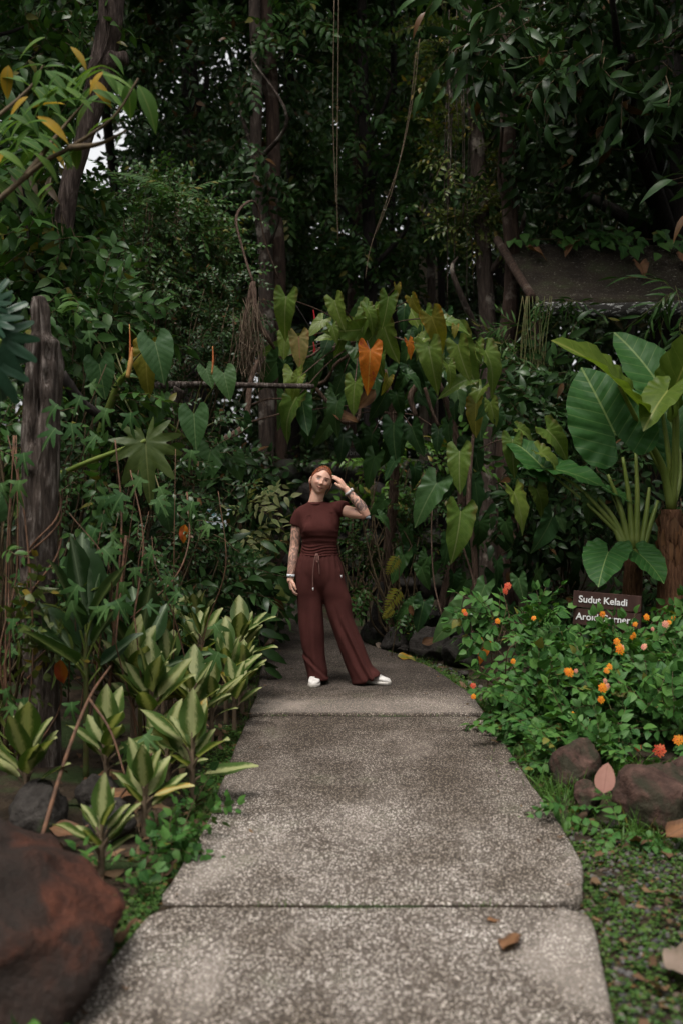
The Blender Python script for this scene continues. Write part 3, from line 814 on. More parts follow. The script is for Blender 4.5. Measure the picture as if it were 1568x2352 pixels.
for k, (x, y, z, n) in enumerate([(-1.0, 17, 12.5, 260), (3.5, 18, 12.5, 260), (-5, 19, 12.5, 240), (7, 20, 12.5, 220)]):
    tree('tall_tree', ['tallest dark crown over the twin trunks', 'tallest dark crown over the mottled trunk', 'tallest dark crown over the sky gap', 'tallest dark crown over the mossy roof'][k],
         [gp(x, y + 4, -.1), (x, y + 4, 6), (x, y, z)], [.14, .12, .08], M['bark_dark'], [((x, y, z), (3.4, 4.0, 1.3), n)], M['leaf_far'], SP['far'], s=(1.2, 2.0), limbs=False, roof=[(x - 1, y + 2.5, z + 1.5), (x + 1.5, y + 5, z + 3)] if k != 1 else [])

for k, (x, y, z) in enumerate([(-3.3, 5.6, 6.4), (3.6, 6.0, 6.6)]):
    tree('overhanging_tree', ['slim tree left of the path whose crown arches over it', 'slim tree right of the path whose crown arches over it'][k], [gp(x * 1.4, y, -.1), (x * 1.35, y, 3.2), (x, y, z)], [.12, .1, .06], M['bark_dark'],
         [((x * .55, y + 1.4, z + .6), (1.9, 1.6, .6), 150)], M['leaf_dark'], SP['big'], s=(.8, 1.15))

# the far side of the clearing, behind the camera: it shades the low light
bt0 = None
for k, (x, y, sc_, lab) in enumerate([(-4.6, -5.5, 1.0, 'clearing tree behind the camera to the left'), (.2, -8.5, 1.25, 'clearing tree straight behind the camera'), (4.8, -5.5, 1.0, 'clearing tree behind the camera to the right'), (-7.0, .5, 1.1, 'clearing tree level with the camera to the left'), (7.2, .5, 1.1, 'clearing tree level with the camera to the right')]):
    if bt0 is None:
        bt0 = tree('clearing_tree', lab, [gp(x, y, -.1), (x, y, 3), (x, y, 6)], [.2, .15, .08], M['bark_dark'], [((x, y, 2.2), (2.8, 1.6, 2.2), 190), ((x, y, 5.6), (2.8, 1.6, 1.8), 170)], M['leaf_far'], SP['far'], s=(1.8, 2.8), limbs=False)
    else:
        r = bt0.copy(); COL.objects.link(r); r.location = (x, y, bt0.location[2]); r['label'] = lab; r.scale = (sc_,) * 3; r.rotation_euler = (0, 0, (0, 0, 0, 1.3, 1.4)[k])
        for ch in list(bt0.children):
            d = ch.copy(); COL.objects.link(d); d.parent = r

# a young tree whose branch reaches into the picture close to the camera
bt = [gp(-2.0, 4.0, -.1), (-1.95, 4.0, 1.4), (-1.9, 4.05, 2.4), (-1.8, 4.1, 3.4)]
def branch(c):
    for p in ([(-1.9, 4.05, 2.2), P(60, 405, 4.3), P(160, 340, 4.25), P(260, 270, 4.2), P(318, 180, 4.2)], [P(60, 405, 4.3), P(140, 300, 4.5), P(200, 230, 4.5)], [(-1.9, 4.05, 2.6), P(40, 230, 4.4), P(100, 150, 4.4)], [P(160, 340, 4.25), P(230, 330, 4.2), P(290, 300, 4.15)]):
        c.raw(tube(p, [.016, .011, .007, .004], 6))
yt = thing('young_tree', 'young tree whose leafy branch hangs in close at the upper left', 'tree', bt[0])
c = Cloud(); c.raw(tube(bt, [.04, .035, .025, .015], 8)); branch(c); part('trunk', c, M['twig'], yt)
bl = Cloud()
def one(cl, tp_, a, b, Y, sc=1.0, n=(0, -.6, .8), Y2=None):
    pa = P(*a, Y); pb = P(*b, Y2 or Y); cl.add(tp_, pa, pb - pa, np.array(n, float), np.linalg.norm(pb - pa) * sc)
BL = strip_leaf(.42, 8, .2, .3, .8)
for a, b, n in [((318, 195), (372, 288), (.4, -.7, .5)), ((297, 188), (298, 268), (.1, -1, .1)), ((300, 180), (296, 232), (-.2, -1, .3)), ((240, 150), (160, 168), (0, -.4, 1)), ((245, 158), (150, 185), (0, -.4, 1)),
                ((238, 165), (195, 205), (0, -.6, .7)), ((235, 162), (278, 205), (0, -.6, .8)), ((230, 170), (310, 182), (0, -.5, 1)), ((228, 150), (285, 160), (0, -.3, 1)), ((140, 205), (60, 250), (0, -.5, .8)),
                ((262, 270), (190, 290), (0, -.4, 1)), ((200, 330), (120, 360), (0, -.5, .9)), ((180, 330), (172, 385), (0, -1, .2)), ((170, 335), (150, 385), (0, -1, .2)),
                ((130, 360), (60, 330), (0, -.4, 1)), ((110, 375), (60, 420), (0, -.7, .6)), ((90, 330), (20, 300), (0, -.4, 1)), ((200, 230), (130, 215), (0, -.4, 1)), ((200, 235), (260, 225), (0, -.4, 1)), ((205, 240), (165, 280), (0, -.6, .7)),
                ((150, 240), (60, 225), (0, -.4, 1)), ((100, 150), (30, 142), (0, -.5, .9)), ((100, 155), (150, 140), (0, -.5, .9)), ((95, 160), (70, 200), (0, -.8, .5)), ((60, 190), (5, 160), (0, -.6, .8)), ((40, 260), (-20, 290), (0, -.5, .8)),
                ((290, 300), (255, 330), (0, -.5, .9)), ((110, 280), (50, 270), (0, -.5, .9)), ((120, 260), (150, 300), (0, -.7, .7)), ((20, 150), (10, 220), (0, -1, .3)), ((70, 300), (20, 340), (0, -.6, .8)), ((150, 150), (190, 165), (0, -.3, 1))]:
    one(bl, BL, a, b, rng.uniform(4.1, 4.6), 1.05, n)
for k in range(120):
    x = rng.uniform(-30, 285); y = 250 + rng.normal(0, 75) + (60 - x * .2); L = rng.uniform(55, 95); a = rng.choice([1, -1]) * rng.uniform(.6, 1.5)
    if y > 232 and x > 135: continue
    one(bl, BL, (x, y), (x + L * math.sin(a), y + L * math.cos(a) * .6 + 14), rng.uniform(4.2, 5.2), 1.0, (rng.normal(0, .3), -.5 + rng.normal(0, .2), .9))
part('crown', bl, [M['leaf_branch'], M['twig']], yt)

# ------------------------------------------------------------------ left: shrubs and undergrowth
shrub('fern_topped_shrub', 'broad small-leaved shrub topped with pinnate fronds left of the twin trunks', gp(-2.4, 11.3),
      [(P(350, 560, 11.2), (.95, .7, .7), 330), (P(300, 690, 11), (.9, .6, .6), 260), (P(440, 640, 11.3), (.6, .5, .7), 200), (P(400, 480, 11.4), (.5, .4, .4), 110)], M['leaf_mid'], SP['small'], s=(.9, 1.5), face=(0, -.5, .2), stem_r=.02)
fc = Cloud(); fr0 = P(330, 480, 11)
ft = thing('cycad_fern', 'ferny plant with stiff glossy pinnate fronds rising over the small-leaved shrub', 'fern', gp(-2.2, 11.0))
part('stem', Cloud().raw(tube([gp(-2.2, 11.0), P(335, 700, 11), P(345, 480, 11)], [.03, .02, .012], 6)), M['twig'], ft)
for k in range(16):
    a = rng.uniform(0, 2 * PI); q = P(345 + rng.uniform(-85, 85), 470 + rng.uniform(-40, 60), 10.8 + rng.uniform(-.3, .3))
    fc.add(SP['fern'][k % 2], q, np.array([math.cos(a), -.4 * abs(math.sin(a)), .75]), np.array([0, -.5, 1.0]), rng.uniform(.7, 1.1))
part('foliage', fc, [M['leaf_mid'], M['twig_green']], ft)
for lab, b, blobs, lf, sp_ in [
    ('dark small-leaved bush behind the horizontal driftwood rail', (-1.9, 9.8), [(P(420, 780, 9.8), (.7, .4, .4), 120), (P(330, 850, 9.6), (.7, .4, .5), 120), (P(500, 700, 10), (.4, .4, .4), 70)], 'leaf_dark', 'small'),
    ('mid green bush right behind the weathered post', (-2.4, 7.4), [(P(110, 760, 7.4), (.45, .4, .5), 60), (P(200, 720, 7.6), (.35, .3, .25), 40), (P(190, 960, 7), (.4, .3, .6), 70)], 'leaf_mid', 'ovate'),
    ('fresh green bush at the left edge beside the post', (-1.95, 5.6), [(P(5, 1000, 5.6), (.2, .3, .5), 40), (P(0, 1300, 5.4), (.18, .3, .5), 36)], 'leaf_mid', 'small'),
    ('tangled dark bush between the post and the path', (-1.55, 7.2), [(P(260, 1200, 6.9), (.55, .4, .5), 110), (P(360, 1080, 7.4), (.5, .4, .5), 90), (P(420, 1290, 7.6), (.45, .35, .4), 80), (P(240, 1400, 6.4), (.4, .3, .4), 70)], 'leaf_dark', 'small'),
    ('narrow-leaved dark bush low beside the path left of the woman', (-1.15, 8.0), [(P(420, 1400, 7.6), (.4, .3, .25), 60), (P(470, 1300, 8.2), (.4, .3, .3), 60)], 'leaf_dark', 'lance'),
    ('dark bush under the pale-leaved shrub', (-1.5, 9.6), [(P(520, 1330, 9.3), (.4, .3, .3), 50), (P(470, 1150, 9.6), (.5, .4, .6), 100), (P(560, 1180, 10.2), (.4, .3, .4), 60)], 'leaf_dark', 'ovate'),
]:
    shrub('bush', lab, gp(*b), blobs, M[lf], SP[sp_], s=(.7, 1.1), face=(0, -.4, 0))

shrub('pale_leaved_shrub', 'shrub with pale cream-green leaves left of the woman', gp(-.95, 9.1),
      [(P(560, 1195, 9.0), (.22, .15, .17), 13), (P(620, 1225, 9.1), (.16, .12, .14), 8), (P(540, 1250, 9.0), (.14, .12, .12), 5)], M['pale'], SP['ovate'], s=(.7, .95), face=(0, -.7, .3), stem_r=.006)
shrub('low_herb', 'fresh green weeds between the variegated plants and the path corner', gp(-.75, 4.1, 0),
      [((-.72, 4.15, .05), (.14, .3, .07), 26), ((-.63, 4.5, .03), (.05, .3, .05), 16), ((-.85, 3.65, .05), (.1, .2, .07), 18)], M['leaf_lantana'], SP['herb'], cat='weeds', stem_r=.002, nst=3)
shrub('low_herb', 'small weeds at the foot of the red boulder', gp(-.86, 3.15, 0), [((-.83, 3.1, .03), (.05, .12, .06), 7), ((-.85, 2.75, .06), (.06, .12, .08), 8)], M['leaf_lantana'], SP['herb'], cat='weeds', stem_r=.002, nst=2)

# big heart-leaved philodendron beside the post
def leaf_set(name, tpl, mat): return mesh_of(name, tpl, mat)
ME = {}
def philo_meshes(key, mat):
    for v in range(3):
        ME[key, v] = leaf_set(key + '_leaf', polar_leaf(ARROW, 34, 4, [.20, .38, .08][v], [.3, .75, .15][v], [.05, .065, .045][v], [9, 11, 7][v], rip=.004), mat)
for k_ in ('philo', 'philo_dark', 'philo_deep', 'philo_old', 'philo_yellow', 'philo_orange'): philo_meshes(k_, M[k_])
for v in range(2):
    ME['heart', v] = leaf_set('heart_leaf', polar_leaf(HEART, 34, 4, [.14, .22][v], [.3, .15][v], .02, 7, rip=.004), M['philo_deep'])
    ME['heart_dark', v] = leaf_set('heart_leaf', polar_leaf(HEART, 34, 4, [.14, .22][v], [.3, .15][v], .02, 7, rip=.004), M['philo_dark'])
def leaf_at(parent, key, a, b, Y, lean=.1, n=None, scale=1.0, petiole=None, pm='twig_green', name='leaf'):
    """one leaf blade from its notch a to its tip b (photo points), leaning towards the camera, with its own petiole going to world point petiole"""
    L0 = np.linalg.norm(P(*a, Y) - P(*b, Y))
    pa = P(*a, Y); pb = P(*b, Y) - np.array([0, lean * L0, 0])
    if n is None: n = np.array([rng.normal(0, .55), -1, .55 + rng.normal(0, .4)])
    o = inst(name, ME[key], parent, pa, pb - pa, n, np.linalg.norm(pb - pa) * scale)
    if petiole is not None:
        st = Cloud(); q = np.asarray(petiole, float)
        st.raw(tube([pa, (pa + q) / 2 + np.array([0, .04, .06]), q], [.005, .006, .008], 5))
        e = part('petiole', st, M[pm], parent)
    return o

hp = thing('heart_leaf_philodendron', 'philodendron with broad heart-shaped dark green leaves right of the weathered post', 'plant', gp(-1.75, 7.2))
ax = [gp(-1.75, 7.2), P(215, 1100, 7.2), P(262, 905, 7.1), P(300, 850, 7.0)]
c = Cloud(); c.raw(tube(ax, [.03, .03, .026, .018], 8)); c.raw(tube([P(262, 905, 7.1), P(400, 985, 7.6), P(470, 1060, 8)], [.022, .02, .015], 7)); part('stem', c, M['taro_stem'], hp)
for a, b, key, v, Y in [((357, 788), (384, 876), 'heart', 0, 6.9), ((229, 838), (242, 918), 'heart', 1, 6.8), ((515, 858), (531, 918), 'heart', 0, 7.4), ((446, 952), (452, 1032), 'heart', 1, 7.0), ((535, 1050), (560, 1106), 'heart_dark', 0, 7.6),
                        ((484, 1036), (466, 1122), 'heart_dark', 1, 7.5), ((474, 848), (490, 892), 'heart', 1, 7.7), ((200, 765), (187, 832), 'heart_dark', 0, 7.3), ((338, 806), (330, 912), 'philo_yellow', 0, 7.1), ((365, 918), (360, 985), 'heart_dark', 1, 7.3),
                        ((120, 690), (128, 745), 'heart_dark', 1, 7.5), ((205, 692), (258, 702), 'heart', 1, 7.6), ((205, 735), (262, 742), 'heart', 0, 7.5), ((300, 940), (290, 1005), 'heart_dark', 0, 7.4), ((400, 1060), (410, 1130), 'heart_dark', 1, 7.5),
                        ((240, 1010), (235, 1080), 'heart_dark', 0, 7.2), ((150, 880), (140, 940), 'heart_dark', 1, 7.4), ((380, 1165), (395, 1225), 'heart_dark', 0, 6.6), ((560, 960), (575, 1000), 'heart_dark', 0, 8)]:
    leaf_at(hp, (key, v), a, b, Y, rng.uniform(.0, .3), petiole=smooth_path(ax)[rng.integers(10, 15)] if a[0] < 420 else P(430, 1010, 7.8))
for a, b, r in [((293, 868), (304, 797), .02), ((297, 860), (298, 745), .008), ((487, 860), (489, 795), .008)]:
    part('bud_sheath', Cloud().raw(tube([P(*a, 6.9), P((a[0] + b[0]) / 2 + 2, (a[1] + b[1]) / 2, 6.9), P(*b, 6.9)], [r * .7, r, .003], 6)), M['spike_orange'], hp)

ME['split', 0] = leaf_set('split_leaf', polar_leaf(SPLIT, 130, 5, .12, .3, .02, 7), M['monstera'])
ME['bigsplit', 0] = leaf_set('split_leaf', polar_leaf(MANY, 110, 5, .08, .25, .03, 9), M['bigsplit'])
mo = thing('split_leaf_plant', 'bluish green deeply cut leaves at the left edge in front of the post', 'plant', gp(-1.75, 4.1))
c = Cloud(); c.raw(tube([gp(-1.75, 4.1), (-1.7, 4.1, 1.0), P(-40, 900, 4.1), P(0, 780, 4.0)], [.02, .016, .012, .01], 6)); part('stem', c, M['taro_stem'], mo)
for a, b in [((-12, 770), (8, 915)), ((-20, 735), (55, 690)), ((-30, 820), (-5, 960)), ((-25, 700), (15, 640))]: leaf_at(mo, ('split', 0), a, b, 4.05, .1, np.array([.3, -1, .4]))
for a, b in [((-5, 1180), (8, 1130)), ((-20, 930), (20, 925))]: leaf_at(mo, ('heart', 0), a, b, 4.3, .1)
bs = thing('lobed_leaf_plant', 'plant with one huge olive lobed leaf on a long slanting stalk right of the post', 'plant', gp(-1.9, 6.3))
part('stalk', Cloud().raw(tube([gp(-1.9, 6.3), P(60, 1160, 6.2), P(150, 1085, 6.0), P(335, 1012, 5.9)], [.022, .02, .017, .012], 7)), M['taro_stem'], bs)
leaf_at(bs, ('bigsplit', 0), (335, 1014), (350, 1140), 5.9, .3, np.array([.05, -1, .75]), 1.15)
leaf_at(bs, ('bigsplit', 0), (60, 1160), (10, 1190), 6.1, .1)

yl = thing('climbing_lobed_vine', 'climber with yellow-green lobed leaves above the top of the post', 'climber', gp(-2.5, 7.8))
part('stem', Cloud().raw(tube([gp(-2.5, 7.8), P(60, 900, 7.8), P(75, 650, 7.7), P(60, 500, 7.8)], [.03, .025, .02, .01], 6)), M['bark_dark'], yl)
ME['lobes', 0] = leaf_set('lobed_leaf', strip_leaf(.62, 26, .12, .3, .75, .5, 5, lobes=4, lobe_depth=.62), M['lobed'])
ME['lobes', 1] = leaf_set('lobed_leaf', strip_leaf(.62, 26, .12, .3, .75, .5, 5, lobes=4, lobe_depth=.62), M['leaf_mid'])
for a, b, v in [((68, 555), (105, 605), 0), ((55, 575), (60, 655), 0), ((120, 585), (130, 640), 0), ((40, 600), (10, 640), 1), ((95, 520), (135, 545), 0), ((20, 520), (-15, 560), 0), ((70, 450), (110, 475), 1), ((30, 690), (45, 750), 1), ((90, 660), (100, 720), 1), ((20, 560), (60, 540), 1), ((10, 470), (20, 530), 1)]:
    leaf_at(yl, ('lobes', v), a, b, 7.6, .1, scale=1.05)
dl = [((28, 400), (52, 455)), ((70, 400), (85, 450)), ((105, 420), (135, 465)), ((118, 405), (100, 445))]
for k, (a, b) in enumerate(dl):
    c = Cloud(); one(c, strip_leaf(.3, 6, .5, .4, wave=.2), a, b, 6.5, 1.0, (0, -1, .1))
    single('dead_leaf', c, M['dead_pale'], ['curled tan dead leaf hanging nearest the left edge under the close branch', 'curled tan dead leaf hanging second from the left edge', 'long shredded tan dead leaf hanging farthest from the left edge', 'short tan dead leaf above the long shredded one'][k], 'dead leaf', loc=P(*a, 6.5))

# ------------------------------------------------------------------ the weathered post and its creepers
def post():
    pts = [(.0, 98), (.6, 96), (1.2, 92), (1.6, 94), (1.95, 95), (2.2, 98), (2.3, 100), (2.36, 96), (2.57, 88)]
    zs = np.linspace(0, 2.56, 150); ns = 44; th = np.linspace(0, 2 * PI, ns, endpoint=False); V = []
    for z in zs:
        cx = (np.interp(z, [0, .6, 1.3, 2.0, 2.3, 2.56], [98, 95, 90, 95, 98, 90]) - 784) / F_PX * 5.4
        r = np.interp(z, [0, .5, 1.2, 1.75, 1.95, 2.2, 2.32, 2.36, 2.5, 2.56], [.098, .095, .088, .098, .088, .092, .085, .045, .042, .025])
        d = np.stack([np.cos(th), np.sin(th), np.full(ns, z * .7)], -1)
        k = np.interp(z, [0, 1.5, 2.0, 2.56], [.5, .8, 2.0, 1.9])
        rr = r * (1 + k * .45 * fbm(d * np.array([1, 1, 1]), 2.2, 4) + .10 * k * np.sin(7 * th + 3 * z) * vnoise(d, 1.3))
        if .0 < z < 1.75: rr = rr * (1 - .25 * np.exp(-((th - 4.4) / .25) ** 2) * (1 if z > 1.35 and z < 1.6 else 0))
        for tz, zz, st_, sz_, dp in ((4.75, 1.97, .42, .06, .045), (5.25, 2.12, .35, .05, .035), (4.3, 2.2, .3, .04, .03), (5.4, 2.24, .4, .05, .04), (4.4, 1.78, .25, .05, .03), (4.9, 1.55, .18, .09, .02), (4.2, 1.2, .15, .12, .015)):
            rr = rr - dp * np.exp(-((th - tz) / st_) ** 2 - ((z - zz) / sz_) ** 2)
        rr = np.maximum(rr, .012)
        V += [(cx + a * math.cos(t), 5.4 + a * math.sin(t), z - .05) for a, t in zip(rr, th)]
    n = len(zs); i = np.arange(n - 1)[:, None] * ns; j = np.arange(ns)[None]; j2 = (j + 1) % ns
    Q = np.stack([i + j, i + j2, i + ns + j2, i + ns + j], -1).reshape(-1, 4)
    V.append((V[-1][0] - .02, 5.4, zs[-1] - .04)); T = [(len(V) - 1, (n - 1) * ns + k, (n - 1) * ns + (k + 1) % ns) for k in range(ns)]
    return Tpl(V, Q, T)
pt = single('wooden_post', post(), M['post_wood'], 'weathered grey wooden post with a hollowed ragged top', 'post', loc=(-1.62, 5.4, 0))
cv = thing('creeper', 'rust brown creeper stems twining round the weathered post', 'vine', gp(-1.62, 5.25))
c = Cloud()
for ph, turns, z0, z1 in [(0, 2.5, .0, 1.7), (2, 2.0, .3, 1.5), (4, 1.4, .0, 1.2)]:
    tt = np.linspace(0, 1, 14)
    c.raw(tube([(-1.625 + .105 * math.cos(ph + turns * 2 * PI * t), 5.4 + .105 * math.sin(ph + turns * 2 * PI * t), z0 + (z1 - z0) * t) for t in tt], .006, 5))
for k in range(5):
    x = rng.uniform(5, 50); x2 = x + rng.uniform(-60, 40)
    c.raw(tube([P(x, 1750, 5.2), P(x2, 1500 + rng.uniform(-80, 80), 5.1), P(x + rng.uniform(-20, 60), 1250 + rng.uniform(-80, 80), 5.2), P(40 + rng.uniform(-30, 10), 1000, 5.3)], [.006, .005, .003], 5))
part('stem', c, M['vine_brown'], cv)
c = Cloud(); fill(c, SP['herb'], P(25, 1550, 5.0), (.12, .2, .6), 24, (.8, 1.3)); fill(c, SP['bamboo'], P(20, 1400, 5.3), (.2, .2, .6), 22, (.6, .9)); part('foliage', c, [M['leaf_olive'], M['twig_green']], cv)

# lobed vine: five-fingered leaves on pinkish stems
lv = thing('five_lobed_vine', 'scrambling vine with light green five-lobed leaves between post and path', 'vine', gp(-1.45, 4.9))
c = Cloud()
for p, r in [([G(92, 1940), P(150, 1745, 4.4), P(205, 1605, 4.7), P(255, 1530, 5)], .011), ([P(205, 1605, 4.7), P(255, 1680, 4.6), P(290, 1790, 4.5)], .008), ([G(240, 1760), P(262, 1450, 5.3), P(280, 1200, 5.4), P(265, 1010, 5.5)], .008), ([G(320, 1760), P(300, 1500, 5.4), P(330, 1250, 5.6), P(300, 1080, 5.8)], .007),
             ([P(290, 1230, 5.6), P(275, 1380, 5.5), P(260, 1540, 5.3)], .009), ([P(430, 1130, 6), P(435, 1240, 5.9), P(400, 1330, 5.7), P(300, 1420, 5.5)], .006), ([P(160, 1270, 5.2), P(170, 1360, 5.1), P(175, 1450, 5.1)], .006), ([G(335, 1700), P(325, 1560, 5.2), P(310, 1420, 5.4)], .006), ([G(150, 1920), P(230, 1880, 4.3), P(300, 1800, 4.4), P(350, 1730, 4.6)], .006)]:
    c.raw(tube(p, [r, r * .8, r * .55], 6))
for k in range(9):
    x = rng.uniform(150, 470); Y = rng.uniform(5.0, 6.4); y1 = rng.uniform(1000, 1250); d = rng.normal(0, 45)
    c.raw(tube([P(x, rng.uniform(1600, 1750), Y), P(x + d * .6, 1450, Y), P(x + d + rng.normal(0, 20), 1300, Y - .1), P(x + d * 1.4 + rng.normal(0, 30), y1, Y)], [.004, .0035, .002], 5))
part('stem', c, M['vine_brown'], lv)
ME['palm', 0] = leaf_set('five_lobed_leaf', polar_leaf(PALM5, 60, 3, .1, .35, .0), M['leaf_vine'])
ME['palm', 1] = leaf_set('five_lobed_leaf', polar_leaf(PALM5, 60, 3, .25, .6, .02, 5), M['leaf_vine'])
PL = [c5(*q) for q in [(730, 60), (440, 200), (560, 40), (700, 300), (440, 400), (570, 450), (770, 420), (540, 530), (680, 545), (340, 400), (960, 180), (820, 490), (430, 1080), (330, 1000), (60, 1010), (590, 1200), (670, 1150), (990, 640), (1000, 770), (480, 290), (620, 380)]]
PL += [c3(*q) for q in [(880, 970), (440, 900), (490, 780), (370, 720), (260, 760), (720, 1195), (500, 1180), (330, 850), (420, 660), (250, 870), (600, 800), (410, 420)]]
PL += [(rng.uniform(150, 470), rng.uniform(1080, 1520)) for _ in range(18)] + [(rng.uniform(-10, 60), rng.uniform(1000, 1700)) for _ in range(10)]
for k, (x, y) in enumerate(PL):
    Y = rng.uniform(4.4, 5.2) if y > 1560 else rng.uniform(4.9, 5.7)
    L = rng.uniform(30, 48); a = rng.uniform(-1.0, 1.0)
    leaf_at(lv, ('palm', k % 2), (x, y - 12), (x + L * math.sin(a), y - 12 + L * math.cos(a)), Y, .3, np.array([rng.normal(0, .3), -.9, .8]), 1.15, name='leaf')

# ------------------------------------------------------------------ driftwood rail, root branch
rl = single('driftwood_rail', Cloud().raw(tube([P(268, 905, 7.7), P(350, 888, 7.75), P(430, 883, 7.8), P(530, 884, 7.9), P(720, 888, 8.2)], [.022, .030, .027, .024, .02], 10, wob=.12)), M['post_wood'], 'grey weathered wooden rail lying level behind the heart-shaped leaves', 'rail')
single('driftwood', Cloud().raw(tube([P(415, 893, 7.6), P(398, 925, 7.6), P(390, 975, 7.6)], [.055, .04, .015], 9, wob=.2)), M['post_wood'], 'forked grey piece of driftwood hanging under the rail', 'driftwood')
single('driftwood', Cloud().raw(tube([P(296, 878, 7.6), P(315, 925, 7.6), P(335, 965, 7.6)], [.03, .025, .012], 8, wob=.15)), M['post_wood'], 'thin grey stick crossing the left end of the rail', 'driftwood')
single('dark_branch', Cloud().raw(tube([P(140, 860, 6.6), P(185, 920, 6.7), P(235, 960, 6.8), P(260, 1000, 7)], [.045, .035, .03, .02], 8, wob=.1)), M['bark_dark'], 'black leaning branch coming out right of the post', 'branch')
rb = thing('hanging_root', 'twisted tan root with a tangle of dry fibres hanging over the heart-shaped leaves', 'root', P(585, 650, 8.6))
c = Cloud()
for p, r in [([P(640, 640, 9.8), P(610, 560, 9.7), P(590, 470, 9.6), P(562, 470, 9.3), P(543, 505, 9.1), P(560, 580, 8.9), P(580, 645, 8.7)], [.006, .008, .011, .013, .013, .011, .012]), ([P(582, 648, 8.6), P(585, 690, 8.55), P(592, 735, 8.5), P(615, 775, 8.5), P(630, 800, 8.6)], [.024, .022, .024, .02, .014]),
             ([P(580, 650, 8.6), P(566, 720, 8.6), P(550, 790, 8.6)], [.025, .018, .012]), ([P(592, 828, 8.4), P(575, 880, 8.35), P(570, 940, 8.3), P(562, 980, 8.3), P(510, 1012, 8.2)], [.02, .022, .024, .032, .022])]:
    c.raw(tube(p, r, 9, wob=.1))
part('branch', c, M['root_bark'], rb)
c = Cloud()
for k in range(130):
    x = rng.normal(572, 13) + (10 if k % 3 == 0 else 0); y = rng.uniform(680, 800); L = rng.uniform(50, 170)
    c.raw(tube([P(x, y, 8.5 + rng.normal(0, .06)), P(x + rng.normal(0, 9), y + L * .5, 8.45 + rng.normal(0, .08)), P(x + rng.normal(0, 20), y + L * .9, 8.5 + rng.normal(0, .1))], .0026, 3, caps=False))
part('fibres', c, M['vine_pale'], rb)

# ------------------------------------------------------------------ the philodendron arch
pa = thing('arching_philodendron', 'mound of philodendron with hanging arrow-shaped leaves, two of them orange, above the woman', 'plant', gp(.35, 9.7))
c = Cloud()
for p, r in [([gp(.35, 9.7), P(900, 1180, 9.5), P(905, 980, 9.4), P(880, 850, 9.3)], [.06, .05, .04, .03]), ([P(*c6(1230, 890), 9), P(*c6(1180, 990), 9), P(*c6(1220, 1130), 9)], [.025, .03, .02]), ([P(*c6(530, 580), 8.9), P(*c6(620, 640), 8.9), P(*c6(740, 600), 8.9), P(*c6(860, 555), 9)], [.016, .02, .02, .014]),
             ([P(*c6(340, 690), 8.8), P(*c6(450, 700), 8.8), P(*c6(560, 620), 8.9)], .012), ([P(*c6(420, 900), 9), P(*c6(560, 880), 9), P(*c6(640, 760), 9), P(*c6(750, 680), 9)], .016), ([P(*c6(620, 1100), 8.9), P(*c6(700, 1165), 8.9), P(*c6(800, 1150), 8.9), P(*c6(820, 1040), 9)], [.022, .022, .02, .014]),
             ([P(*c6(480, 900), 9), P(*c6(540, 970), 9), P(*c6(600, 1040), 9)], .02), ([P(*c6(30, 1050), 8.6), P(*c6(150, 1005), 8.6), P(*c6(290, 1000), 8.6)], .009), ([P(*c6(20, 1170), 8.6), P(*c6(130, 1140), 8.6), P(*c6(240, 1110), 8.6)], .009), ([P(*c6(1280, 920), 9.1), P(*c6(1330, 1080), 9.1), P(*c6(1380, 1200), 9.1)], .016),
             ([gp(.9, 9.6), P(1060, 1150, 9.4), P(1040, 980, 9.4), P(1000, 860, 9.3)], [.05, .045, .035, .02])]:
    c.raw(tube(p, r, 7, wob=.08))
part('stem', c, M['root_bark'], pa)
for k, (a, b, r) in enumerate([((485, 360), (497, 545), .016), ((485, 590), (492, 690), .013), ((495, 560), (360, 330), .006), ((520, 560), (590, 370), .006)]):
    part('bud_sheath' if k < 2 else 'petiole', Cloud().raw(tube([P(*c6(*b), 8.85), P(*c6((a[0] + b[0]) / 2 + 5, (a[1] + b[1]) / 2), 8.85), P(*c6(*a), 8.85)], [r, r * .8, r * .2], 6)), M['spike_red'] if k < 2 else M['bark_dark'], pa)
